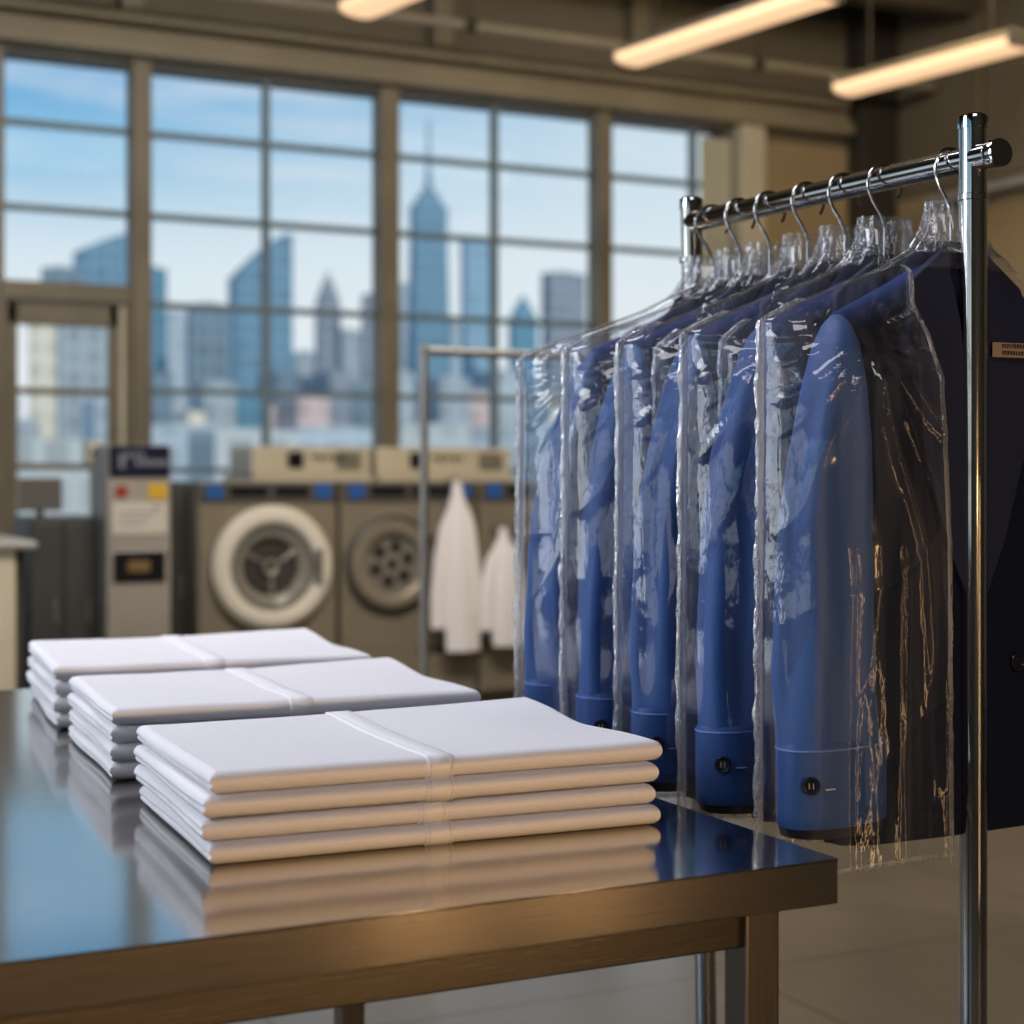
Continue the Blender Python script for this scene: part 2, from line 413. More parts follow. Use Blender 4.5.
# ------------------------------------------------------------------ skyline outside
def bmat(name, c, k=1.0):
    m = mat(name, c, .6)
    N, L, b = nodes(m)
    tc = N.new('ShaderNodeTexCoord'); bk = N.new('ShaderNodeTexBrick'); bk.offset = 0
    bk.inputs['Scale'].default_value = 1; bk.inputs['Brick Width'].default_value = 3.2; bk.inputs['Row Height'].default_value = 3.6
    bk.inputs['Mortar Size'].default_value = .55
    c2 = tuple(min(1, q*.8) for q in c)
    bk.inputs['Color1'].default_value = (*c, 1); bk.inputs['Color2'].default_value = (*c2, 1)
    bk.inputs['Mortar'].default_value = (*[min(1, q*1.15+.01) for q in c], 1)
    mp = N.new('ShaderNodeMapping'); mp.inputs['Rotation'].default_value = (PI/2,0,0)
    L.new(tc.outputs['Object'], mp.inputs[0]); L.new(mp.outputs[0], bk.inputs['Vector']); L.new(bk.outputs['Color'], b.inputs['Base Color'])
    return m
BM = {'blue': bmat('glass_tower_blue', (.14,.28,.38)), 'blue2': bmat('glass_tower_pale', (.24,.40,.51)), 'slate': bmat('slate_tower', (.16,.24,.30)),
      'teal': bmat('teal_tower', (.10,.26,.36)), 'mauve': bmat('stone_tower', (.24,.28,.33)), 'haze': bmat('hazy_block', (.42,.50,.54)),
      'cream': bmat('cream_block', (.72,.66,.52)), 'peach': bmat('peach_block', (.62,.48,.45)), 'grey': bmat('grey_block', (.36,.42,.45)), 'pale': bmat('pale_block', (.47,.50,.49))}  # distance haze is mixed into the building colours, none modelled
ZG = -45
def tower(px0, px1, ptop, Y, m, label, kind='flat', depth=None, group=None, name='skyscraper', extra=None):
    a, b_ = at_Y(px0, ptop, Y), at_Y(px1, ptop, Y)
    x0, x1 = a.x, b_.x; zt = (a.z+b_.z)/2
    w = x1-x0; D = depth or w*.4
    sc_ = (at_Y(px0, ptop-1, Y).z-a.z)          # metres per pixel of height
    o = empty(name, (x0+w/2, Y+D/2, ZG)); tag(o, label, 'building', group)
    H = zt-ZG; hw, hd = w/2, D/2
    q = MB()
    def rect(k, zz, kd=None):
        kd = k if kd is None else kd
        return [Vector((-hw*k,-hd*kd,zz)), Vector((hw*k,-hd*kd,zz)), Vector((hw*k,hd*kd,zz)), Vector((-hw*k,hd*kd,zz))]
    if kind == 'flat':
        q.box(-hw, hw, -hd, hd, 0, H); q.build('tower_block', m, o, smooth=False)
        MB().box(-hw*.5, hw*.4, -hd*.5, hd*.5, H, H+2*sc_).build('roof_plant', M['column'] if False else m, o, smooth=False)
    elif kind == 'slantL':                        # roof rises to the right
        dz = extra*sc_
        q.add([(-hw,-hd,0),(hw,-hd,0),(hw,hd,0),(-hw,hd,0),(-hw,-hd,H-dz),(-hw*.1,-hd,H-dz*.42),(hw*.75,-hd,H),(hw,-hd,H),(-hw,hd,H-dz),(-hw*.1,hd,H-dz*.42),(hw*.75,hd,H),(hw,hd,H)],
              [(0,1,7,6,5,4),(3,8,9,10,11,2),(0,4,8,3),(1,2,11,7),(4,5,9,8),(5,6,10,9),(6,7,11,10),(0,3,2,1)])
        q.build('tower_block', m, o, smooth=False)
    elif kind == 'spire':
        body = H-extra[0]*sc_
        q.loft([rect(1.15,0), rect(1.0,body*.55), rect(.82,body*.93), rect(.82,body)])
        q.build('tower_block', m, o, smooth=False)
        c = MB(); c.loft([rect(.62,body), rect(.55,body+9*sc_), rect(.4,body+9.5*sc_), rect(.3,body+16*sc_)]); c.build('crown', m, o, smooth=False)
        MB().tube([(0,0,body+15*sc_),(0,0,body+34*sc_),(0,0,H)], [hw*.22, hw*.13, hw*.06], 8).build('spire', m, o)
    elif kind == 'deco':
        q.loft([rect(1.15,0), rect(1.15,H*.55), rect(1.,H*.56), rect(1.,H-34*sc_)]); q.build('tower_block', m, o, smooth=False)
        c = MB(); c.loft([rect(.85,H-34*sc_), rect(.85,H-24*sc_), rect(.6,H-23*sc_), rect(.5,H-12*sc_), rect(.28,H-11*sc_), rect(.16,H-4*sc_), rect(.03,H)]); c.build('crown', m, o, smooth=False)
    elif kind == 'pyramid':
        q.loft([rect(1,0), rect(1,H-extra*sc_)]); q.build('tower_block', m, o, smooth=False)
        MB().loft([rect(1,H-extra*sc_), rect(.55,H-extra*.5*sc_), rect(.04,H)]).build('crown', m, o, smooth=False)
    elif kind == 'step':
        q.box(-hw, hw, -hd, hd, 0, H-extra*sc_); q.build('tower_block', m, o, smooth=False)
        MB().box(-hw*.2, hw, -hd*.9, hd*.9, H-extra*sc_, H).build('upper_block', m, o, smooth=False)
    return o
tower(44, 84, 268, 300, BM['slate'], 'low slate office block at the foot of the curved blue tower above the door')
tower(78, 139, 230, 340, BM['blue'], 'blue tower with a sloping curved roof above the door', 'slantL', extra=22)
tower(139, 167, 268, 360, BM['teal'], 'teal tower half hidden behind the first wide window post')
tower(166, 191, 312, 420, BM['haze'], 'pale hazy block between the teal tower and the slate tower')
tower(191, 231, 304, 300, BM['slate'], 'dark slate tower left of the slanted glass tower')
tower(235, 293, 232, 330, BM['blue'], 'tall blue glass tower with a steep slanted top in the second window', 'slantL', extra=46)
tower(318, 341, 270, 360, BM['mauve'], 'stone tower with a stepped pointed crown in the second window', 'deco')
tower(342, 361, 330, 380, BM['grey'], 'squat grey block right of the stepped pointed tower')
tower(364, 382, 295, 350, BM['mauve'], 'narrow stone tower beside the middle window post')
tower(398, 413, 284, 400, BM['haze'], 'pale tower left of the tall spired skyscraper')
tower(412, 452, 118, 380, BM['blue'], 'tallest skyscraper with a long thin spire in the third window', 'spire', extra=(87,))
tower(466, 496, 241, 350, BM['blue2'], 'flat topped pale blue tower right of the spired skyscraper')
tower(513, 538, 294, 330, BM['teal'], 'teal tower with a pointed pyramid roof in the third window', 'pyramid', extra=26)
tower(549, 586, 273, 360, BM['mauve'], 'flat topped stone tower right of the pyramid roofed tower')
tower(640, 668, 330, 380, BM['haze'], 'pale hazy tower in the last window beside the rack')
tower(296, 318, 352, 400, BM['grey'], 'grey block in the gap between slanted tower and stepped tower')
tower(452, 466, 322, 420, BM['haze'], 'thin pale block between spired skyscraper and flat blue tower')
tower(31, 57, 318, 260, BM['cream'], 'cream apartment tower seen through the glazed door')
tower(60, 108, 326, 278, BM['grey'], 'grey blue tower seen through the glazed door beside the cream one')
low = [(-60,20,395,'haze'),(20,40,420,'grey'),(95,135,400,'haze'),(150,172,372,'slate'),(172,192,385,'haze'),(188,205,412,'cream'),(204,236,382,'grey'),(232,262,395,'teal'),(262,275,405,'peach'),(274,300,372,'slate'),(298,330,398,'peach'),(330,352,372,'mauve'),
       (350,380,385,'slate'),(392,415,372,'haze'),(414,440,398,'cream'),(440,470,378,'grey'),(468,500,392,'peach'),(498,520,370,'haze'),(520,552,385,'slate'),(552,590,395,'cream'),(588,640,380,'haze'),(640,720,398,'grey'),(720,760,390,'haze'),
       (150,215,425,'haze'),(215,300,430,'pale'),(300,400,428,'haze'),(400,470,425,'pale'),(470,560,428,'grey'),(560,700,425,'haze'),(-80,150,440,'pale')]
for k, (a_, b_, tp, cn) in enumerate(low):
    tower(a_, b_, tp, (215+13*(k % 5)) if k <= 22 else (140+13*(k % 4)), BM[cn], 'low-rise city block below the skyline outside the windows', group='low-rise blocks below the skyline', name='city_block', depth=9)
struct(MB().box(-1500, 1800, -1500, 1500, ZG-1, ZG).build('ground', mix_noise(mat('city_ground', rough=.9), (.3,.36,.4), (.42,.46,.5), nscale=.05), smooth=False))

# ------------------------------------------------------------------ laundry machines
M['mach'] = mix_noise(mat('machine_steel', rough=.4, metal=.35), (.25,.215,.16), (.30,.26,.195), scale=(1,1,20), nscale=3, rough=(.35,.5))
M['mach_side'] = mat('machine_side', (.07,.065,.055), .5)
M['cream_panel'] = mix_noise(mat('cream_panel', rough=.45), (.52,.465,.35), (.58,.52,.39), nscale=3)
M['black'] = mat('black_glass', (.012,.012,.013), .2)
M['blue_lab'] = mat('blue_sticker', (.02,.10,.36), .4)
M['white_ring'] = mix_noise(mat('white_door_ring', rough=.35), (.70,.65,.56), (.76,.71,.62), nscale=3)
M['grey_ring'] = mat('grey_ring', (.2,.19,.17), .35, metal=.3)
M['drum'] = mat('drum_steel', (.24,.22,.19), .4, metal=.2)
M['drum_dark'] = mat('drum_dark', (.02,.019,.017), .5)
M['bowl'] = mat('bowl_glass_grey', (.24,.225,.195), .2)
M['rubber'] = mat('door_gasket', (.04,.038,.035), .5)
M['marks'] = mat('printed_marks', (.4,.4,.4), .6)
YM = 8.66
def washer(px0, px1, label, style, cpx):
    a, b_ = at_Y(px0, 482, YM), at_Y(px1, 482, YM)
    x0, x1 = a.x+.012, b_.x-.012; w = x1-x0; H = 1.265
    t = empty('washing_machine', (x0+w/2, YM, 0)); tag(t, label, 'washing machine', 'front-loading washers along the window wall')
    MB().box(-w/2, w/2, 0, .72, .04, H-.0).build('cabinet', M['mach'], t, smooth=False, bevel=.012)
    MB().box(-w/2+.03, w/2-.03, .03, .7, 0, .045).build('plinth', M['black'], t, smooth=False)
    MB().box(-w/2+.008, w/2-.008, -.012, .0, H-.115, H-.008).build('control_panel', M['mach_side'], t, smooth=False, bevel=.004)
    d = MB(); d.box(-w/2+.17, -w/2+.38, -.017, -.012, H-.085, H-.03); d.box(-w/2+.42, w/2-.17, -.017, -.012, H-.085, H-.03)
    d.build('display', M['black'], t, smooth=False, bevel=.002)
    for sx in (-1, 1):
        MB().box(sx*(w/2-.085)-.045, sx*(w/2-.085)+.045, -.019, -.012, H-.10, H-.015).build('sticker', M['blue_lab'], t, smooth=False, bevel=.002)
    cx = at_Y(cpx, 560, YM).x-t.location.x
    cz = EYE-(567-HOR)*9.0/FPX
    c = (cx, 0, cz)
    if style == 'white':
        ro, ri = .335, .238
        dd = MB().lathe([(ri-.005,-.015),(ri,-.07),(ri+.02,-.085),(ro-.03,-.085),(ro,-.06),(ro,-.012),(ri,-.012)], c, 'y', 56).build('door', M['white_ring'], t)
        MB().lathe([(ri-.002,-.012),(ri,-.06),(ri-.03,-.055),(ri-.04,-.012)], c, 'y', 48).build('gasket', M['grey_ring'], dd)
        MB().box(cx+ri-.01, cx+ri+.035, -.1, -.075, cz-.1, cz+.1).build('door_handle', M['grey_ring'], dd, smooth=False, bevel=.01)
    else:
        ro, ri = .265, .175
        dd = MB().lathe([(ri-.005,-.012),(ri,-.05),(ri+.02,-.06),(ro-.03,-.055),(ro-.012,-.03),(ro-.012,-.011),(ri,-.011)], c, 'y', 56).build('door', mix_noise(mat('steel_door_ring', metal=.5), (.34,.30,.23), (.38,.34,.26), rough=(.3,.4)), t)
        MB().lathe([(ro-.014,-.008),(ro-.014,-.04),(ro+.012,-.03),(ro+.012,-.008)], c, 'y', 48).build('gasket', M['rubber'], dd)
        MB().box(cx+ri+.0, cx+ri+.04, -.085, -.05, cz-.07, cz+.07).build('door_handle', M['grey_ring'], dd, smooth=False, bevel=.01)
    if style == 'white':      # glass bowl ring, dark drum, slim paddles round a small hub
        MB().lathe([(.0,-.006),(ri,-.006),(ri,-.001),(.0,-.001)], c, 'y', 48).build('drum_back', M['drum_dark'], t)
        MB().lathe([(.150,-.010),(.165,-.034),(.205,-.05),(.235,-.03),(.235,-.007),(.150,-.007)], c, 'y', 48).build('bowl_ring', M['bowl'], t)
        s = MB(); s.lathe([(.022,-.02),(.045,-.028),(.052,-.012),(.052,-.007),(.022,-.007)], c, 'y', 32)
        for k in range(3):
            an = 2*PI*k/3+.55
            dx, dz = math.cos(an), math.sin(an)
            s.tube([(cx+dx*.045,-.016,cz+dz*.045),(cx+dx*.1,-.02,cz+dz*.1),(cx+dx*.152,-.016,cz+dz*.152)], [.008,.011,.014], 8)
        s.build('drum_paddles', M['drum'], t)
        MB().lathe([(.098,-.008),(.102,-.012),(.106,-.008),(.106,-.006),(.098,-.006)], c, 'y', 40).build('drum_rib', M['drum'], t)
    else:                     # pressed steel disc with round holes
        MB().lathe([(.0,-.018),(.06,-.018),(.145,-.010),(ri,-.010),(ri,-.001),(.0,-.001)], c, 'y', 48).build('drum_back', M['drum'], t)
        for k in range(6):
            an = 2*PI*k/6+.3
            q = (cx+.098*math.cos(an), 0, cz+.098*math.sin(an))
            MB().lathe([(0,-.0185),(.036,-.0185),(.040,-.012),(.040,-.002),(0,-.002)], q, 'y', 20).build('drum_hole', M['drum_dark'], t)
        MB().lathe([(0,-.024),(.026,-.024),(.03,-.016),(0,-.016)], c, 'y', 20).build('drum_hub', M['black'], t)
    MB().box(-w/2+.04, w/2-.04, -.008, .0, .06, .25).build('kick_panel', M['mach'], t, smooth=False, bevel=.004)
    v = MB()
    for k in range(3): v.box(w/2-.36+.09*k, w/2-.29+.09*k, -.004, .0, .29, .325)
    v.build('drain_slots', M['black'], t, smooth=False)
    return t
washer(196, 339, 'tan washer with a big white door ring, beside the payment kiosk', 'white', 270)
washer(339, 478, 'tan washer with a dark-rimmed steel door, in line with the thin rack post', 'steel', 391)
washer(478, 606, 'tan washer partly hidden behind the plastic garment bags', 'steel', 545)

# cream consoles of the back-to-back row behind the washers
YD = 9.45
def dryer(px0, px1, label):
    a, b_ = at_Y(px0, 447, YD), at_Y(px1, 447, YD)
    x0, x1 = a.x+.01, b_.x-.01; w = x1-x0; H = 1.47
    t = empty('dryer', (x0+w/2, YD, 0)); tag(t, label, 'dryer', 'cream dryers behind the washers')
    MB().box(-w/2, w/2, .05, .6, 0, H-.17).build('cabinet', M['cream_panel'], t, smooth=False, bevel=.01)
    MB().box(-w/2, w/2, 0, .45, H-.17, H).build('console', M['cream_panel'], t, smooth=False, bevel=.012)
    MB().box(-w/2-.005, w/2+.005, -.05, .05, H-.215, H-.17).build('console_ledge', M['cream_panel'], t, smooth=False, bevel=.006)
    MB().box(-w*.5+.22, -w*.5+.32, -.008, 0, H-.13, H-.03).build('display', M['black'], t, smooth=False, bevel=.003)
    g = MB()
    for k in range(5): g.box(-w*.5+.37+.045*k, -w*.5+.40+.045*k, -.004, 0, H-.075-.012*(k % 2), H-.05)
    g.build('lettering', M['rubber'], t, smooth=False)
    v = MB()
    for k in range(5): v.box(w/2-.22, w/2-.06, -.006, 0, H-.135+.022*k, H-.122+.022*k)
    v.build('vent', M['mach_side'], t, smooth=False)
dryer(250, 372, 'cream dryer console showing above the white-ringed washer')
dryer(375, 512, 'cream dryer console showing above the steel-doored washer')

# payment kiosk
kx0, kx1 = at_Y(107, 445, 8.3).x, at_Y(171, 445, 8.3).x
kw = kx1-kx0; KH = 1.447
t = empty('payment_kiosk', ((kx0+kx1)/2, 8.3, 0)); tag(t, 'tall grey payment kiosk with a dark blue sign beside the washers', 'kiosk')
M['kiosk'] = mix_noise(mat('kiosk_grey', rough=.45), (.29,.26,.225), (.34,.305,.26), nscale=3)
MB().box(-kw/2, kw/2, 0, .42, 0, KH).build('housing', M['kiosk'], t, smooth=False, bevel=.01)
sg = MB().box(-kw/2+.01, kw/2-.008, -.015, 0, KH-.16, KH-.004).build('header_sign', mat('sign_navy', (.004,.007,.026), .6, spec=.2), t, smooth=False, bevel=.004)
g = MB()
for k in range(5): g.box(-.025+.034*k, .004+.034*k, -.018, -.015, KH-.105, KH-.075)
for k in range(3): g.box(-.07+.034*k, -.045+.034*k, -.018, -.015, KH-.065, KH-.04)
g.box(-.105, -.075, -.018, -.015, KH-.12, KH-.045)
g.build('lettering', mat('sign_letters', (.17,.17,.21), .5), sg, smooth=False)
MB().lathe([(0,-.008),(.032,-.008),(.032,0),(0,0)], (-.09,0,KH-.235), 'y', 28).build('red_button', mat('red_plastic', (.30,.045,.025), .35), t)
MB().box(.045, .14, -.006, 0, KH-.275, KH-.195).build('yellow_sticker', mat('yellow_sticker', (.62,.36,.03), .45), t, smooth=False, bevel=.002)
pn = MB().box(-kw/2+.025, kw/2-.02, -.008, 0, KH-.45, KH-.29).build('notice_panel', mat('notice_white', (.56,.52,.45), .5), t, smooth=False, bevel=.003)
g = MB()
for r_ in range(3): g.box(-.10, .08-.03*r_, -.010, -.008, KH-.345-.03*r_, KH-.335-.03*r_)
g.box(.07, .10, -.010, -.008, KH-.33, KH-.305)
g.build('lettering', mat('notice_print', (.30,.27,.30), .6), pn, smooth=False)
sl = MB().box(-kw/2+.03, kw/2-.03, -.012, 0, KH-.69, KH-.53).build('coin_bay', M['black'], t, smooth=False, bevel=.004)
MB().box(-.06, .05, -.016, -.012, KH-.635, KH-.58).build('display', mat('amber_display', (.16,.10,.05), .3, emit=(1,.5,.15), estr=.03), sl, smooth=False)
t = empty('wall_sensor', at_Y(96, 453, 8.6)); tag(t, 'small pale box with a dark round lens beside the kiosk top', 'sensor')
MB().box(-.045, .045, 0, .1, -.06, .06).build('case', M['white_trim'], t, smooth=False, bevel=.01)
MB().lathe([(0,-.012),(.02,-.012),(.024,0),(0,0)], (0,0,0), 'y', 20).build('lens', M['black'], t)
MB().box(-.02, .02, .02, .06, -1.4, -.06).build('stand', M['kiosk'], t, smooth=False, bevel=.004)

# dark cabinets either side of the kiosk
def cabinet(px0, px1, ptop, Y, m, label, dp=.5, doors=1, name='storage_cabinet'):
    a, b_ = at_Y(px0, ptop, Y), at_Y(px1, ptop, Y)
    w = b_.x-a.x; H = a.z
    t = empty(name, ((a.x+b_.x)/2, Y, 0)); tag(t, label, 'cabinet')
    MB().box(-w/2, w/2, .02, dp, .03, H).build('carcass', m, t, smooth=False, bevel=.008)
    MB().box(-w/2+.03, w/2-.03, .05, dp-.03, 0, .035).build('plinth', M['black'], t, smooth=False)
    for k in range(doors):
        x0 = -w/2+w*k/doors; x1 = -w/2+w*(k+1)/doors
        d = MB().box(x0+.006, x1-.006, 0, .02, .06, H-.03).build('door', m, t, smooth=False, bevel=.005)
        MB().box(x1-.05, x1-.035, -.02, 0, H*.5, H*.5+.12).build('handle', M['grey_ring'], d, smooth=False, bevel=.003)
    return t
M['darkcab'] = mix_noise(mat('dark_grey_cabinet', rough=.5), (.042,.042,.038), (.055,.054,.048), nscale=3)
cabinet(30, 97, 517, 8.5, M['darkcab'], 'dark grey low cabinet left of the payment kiosk', doors=2)
cabinet(172, 189, 482, 8.9, M['darkcab'], 'narrow dark cabinet squeezed between kiosk and white-ringed washer', dp=.6)
# screen standing on the dark cabinet
p = at_Y(41, 517, 8.6)
t = empty('monitor', (p.x, 8.62, p.z)); tag(t, 'small grey monitor standing on the dark cabinet by the door', 'monitor')
MB().box(-.11, .11, 0, .03, .03, .20).build('screen', mat('grey_screen', (.13,.12,.11), .25), t, smooth=False, bevel=.005)
MB().box(-.02, .02, .01, .03, .004, .05).build('stand', M['black'], t, smooth=False)
MB().box(-.07, .07, -.03, .07, .0, .008).build('base', M['black'], t, smooth=False, bevel=.002)

# counter at the left edge
p = at_Y(38, 541, 6.4)
t = empty('counter', (p.x, 6.4, 0)); tag(t, 'pale counter with a cream front edge at the left picture edge', 'counter')
H = p.z
MB().box(-1.3, 0, 0, .9, H-.03, H).build('worktop', mix_noise(mat('pale_worktop', rough=.35), (.34,.33,.29), (.4,.385,.34), nscale=4), t, smooth=False, bevel=.01)
MB().box(-1.26, -.075, .03, .86, .05, H-.03).build('carcass', M['cream_panel'], t, smooth=False, bevel=.008)
MB().box(-1.2, -.12, .08, .84, 0, .05).build('plinth', M['black'], t, smooth=False)
MB().box(-.075, -.03, .12, .86, .05, H-.03).build('end_panel', M['darkcab'], t, smooth=False, bevel=.006)
# ------------------------------------------------------------------ far clothes rack and white coats
a_ = at_z(425, 352, 1.70)
d5 = 5.35
rx, ry = ray(424); P0 = Vector((rx*d5, ry*d5, 0)); zt = EYE+(HOR-351)*d5/FPX
t = empty('garment_rack', P0); tag(t, 'thin dark garment rack standing empty in front of the washers', 'clothes rack')
M['dkmetal'] = mix_noise(mat('dull_rack_metal', metal=.7), (.34,.32,.30), (.40,.38,.35), rough=(.3,.45))
MB().tube([(0,0,.06),(0,0,zt+.02)], .014, 12).build('upright', M['dkmetal'], t)
MB().tube([(1.15,0,.06),(1.15,0,zt+.02)], .014, 12).build('upright', M['dkmetal'], t)
MB().tube([(-.01,0,zt),(1.16,0,zt)], .0135, 12).build('rail', M['dkmetal'], t)
MB().tube([(0,0,.1),(1.15,0,.1)], .012, 12).build('base_bar', M['dkmetal'], t)
for x in (0, 1.15):
    MB().tube([(x,-.22,.06),(x,.22,.06)], .014, 12).build('foot', M['dkmetal'], t)

M['coat'] = mix_noise(mat('white_coat', rough=.85), (.80,.77,.79), (.85,.82,.84), nscale=200, bump=.1, dist=.001)
def coat(px, ptop, Lc, wd, label, mirror=1):
    p = at_Y(px, ptop, YM-.13)
    t = empty('white_coat', p); tag(t, label, 'coat', 'white coats hanging by the washers')
    n = 28
    def ring(zz, cx, wx, wy, fold):
        rr = []
        for k in range(n):
            an = 2*PI*k/n
            f = 1+fold*math.sin(5*an+zz*3)+fold*.6*math.sin(9*an+1)
            rr.append(Vector((mirror*(cx+wx*math.cos(an)*f), wy*math.sin(an)*f, zz)))
        return rr
    MB().loft([ring(.0,.0,.012,.015,0), ring(-.03,.0,.022,.022,0), ring(-.1*Lc,.004,.05,.035,.02), ring(-.2*Lc,.008,wd*.30,.045,.04), ring(-.35*Lc,.015,wd*.39,.055,.07), ring(-.55*Lc,.022,wd*.43,.06,.1), ring(-.8*Lc,.03,wd*.42,.06,.12), ring(-Lc,.032,wd*.40,.06,.14)]).build('coat_body', M['coat'], t, ang=60)
    MB().loft([ring(-.15*Lc,-.04,.02,.025,0), ring(-.25*Lc,-.07,.035,.035,.03), ring(-.45*Lc,-.095,.045,.035,.05), ring(-.65*Lc,-.11,.05,.034,.06), ring(-.86*Lc,-.115,.045,.034,.08)]).build('sleeve', M['coat'], t, ang=60)
    MB().loft([ring(-.15*Lc,.05,.02,.045,0), ring(-.25*Lc,.075,.03,.05,.03), ring(-.5*Lc,.10,.036,.05,.05), ring(-.78*Lc,.108,.034,.05,.06)]).build('sleeve', M['coat'], t, ang=60)
    MB().loft([ring(-.005,.0,.018,.02,0), ring(.012,.0,.02,.022,0), ring(-.03,.0,.03,.03,0), ring(-.06,0,.036,.034,0)]).build('collar', M['coat'], t)
    return t
c1 = coat(457, 484, .94, .24, 'white coat hanging beside the thin rack post')
c2 = coat(503, 530, .66, .22, 'shorter white coat half hidden by the first plastic bag', 1)
for cc in (c1, c2):
    h = empty('coat_hook', cc.location); tag(h, 'small metal hook holding the %s white coat' % ('long' if cc is c1 else 'short'), 'hook')
    MB().tube([(0,.125,.0),(0,.06,.0),(0,.02,.01),(0,-.0,.03),(0,.01,.045)], .006, 8).build('hook', M['grey_ring'], h)
    MB().box(-.02,.02,.12,.129,-.03,.03).build('back_plate', M['grey_ring'], h, smooth=False, bevel=.002)

# ------------------------------------------------------------------ steel table
ZTAB = .90
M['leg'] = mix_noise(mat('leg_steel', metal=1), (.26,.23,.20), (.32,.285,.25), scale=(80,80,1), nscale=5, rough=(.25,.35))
M['leg_dark'] = mix_noise(mat('apron_steel', metal=1), (.22,.19,.15), (.26,.225,.18), scale=(2,2,160), nscale=6, bump=.03, rough=(.22,.3), dist=.002)  # darker than the top edge: shade under the table put into colour
TX0, TX1, TY0, TY1 = -.75, 1.0, 1.315, 3.02
t = empty('work_table', ((TX0+TX1)/2, (TY0+TY1)/2, 0)); tag(t, 'brushed stainless steel work table holding the folded linen', 'table')
ox, oy = t.location.x, t.location.y
MB().box(TX0-ox, TX1-ox, TY0-oy, TY1-oy, ZTAB-.001, ZTAB).build('table_top', M['steel'], t, smooth=False)
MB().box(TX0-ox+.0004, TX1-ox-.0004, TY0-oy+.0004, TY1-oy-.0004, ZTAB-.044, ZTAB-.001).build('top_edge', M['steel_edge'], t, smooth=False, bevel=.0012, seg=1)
ap = MB()
ap.box(TX0+.05-ox, TX1-.075-ox, TY0+.055-oy, TY0+.075-oy, ZTAB-.092, ZTAB-.044)
ap.box(TX0+.05-ox, TX1-.075-ox, TY1-.075-oy, TY1-.055-oy, ZTAB-.085, ZTAB-.044)
ap.box(TX1-.085-ox, TX1-.065-ox, TY0+.06-oy, TY1-.06-oy, ZTAB-.085, ZTAB-.044)
ap.box(TX0+.065-ox, TX0+.085-ox, TY0+.06-oy, TY1-.06-oy, ZTAB-.085, ZTAB-.044)
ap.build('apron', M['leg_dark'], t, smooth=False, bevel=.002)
for lx in (TX0+.08, TX1-.058):
    for ly in (TY0+.065, 2.52):
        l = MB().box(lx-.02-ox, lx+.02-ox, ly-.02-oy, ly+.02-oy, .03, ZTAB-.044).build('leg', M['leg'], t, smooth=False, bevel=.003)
        MB().lathe([(0,0),(.024,0),(.024,.012),(.012,.02),(.012,.032),(0,.032)], (lx-ox, ly-oy, 0), 'z', 20).build('foot', M['black'], l)

# ------------------------------------------------------------------ folded linen
def rbox(w, d, h, r, nx, ny, nz):
    V = {}; verts = []; faces = []
    def vid(i, j, k):
        key = (i, j, k)
        if key not in V:
            V[key] = len(verts)
            verts.append(Vector((-w/2+w*i/nx, -d/2+d*j/ny, h*k/nz)))
        return V[key]
    for i in range(nx):
        for j in range(ny):
            for k, fl in ((0, 1), (nz, 0)):
                q = (vid(i,j,k), vid(i+1,j,k), vid(i+1,j+1,k), vid(i,j+1,k)); faces.append(q[::-1] if fl else q)
    for i in range(nx):
        for k in range(nz):
            faces.append((vid(i,0,k), vid(i+1,0,k), vid(i+1,0,k+1), vid(i,0,k+1)))
            faces.append((vid(i,ny,k), vid(i,ny,k+1), vid(i+1,ny,k+1), vid(i+1,ny,k)))
    for j in range(ny):
        for k in range(nz):
            faces.append((vid(0,j,k), vid(0,j,k+1), vid(0,j+1,k+1), vid(0,j+1,k)))
            faces.append((vid(nx,j,k), vid(nx,j+1,k), vid(nx,j+1,k+1), vid(nx,j,k+1)))
    return verts, faces
def deform(x, y, lv, w, d, sd):
    u, v = x/w+.5, y/d+.5
    g = .007*max(0, u-.5)/.5*max(0, v-.3)/.7         # back right corner stands up
    g -= .0065*math.exp(-((u-1.02)/.17)**2-((v-.55)/.22)**2)  # right edge sags between the corners
    g -= .004*math.exp(-((u-.3)/.25)**2-((v-.5)/.4)**2)
    g += .0016*noise.noise(Vector((x*9+sd, y*9, sd*3.1)))
    return g*lv
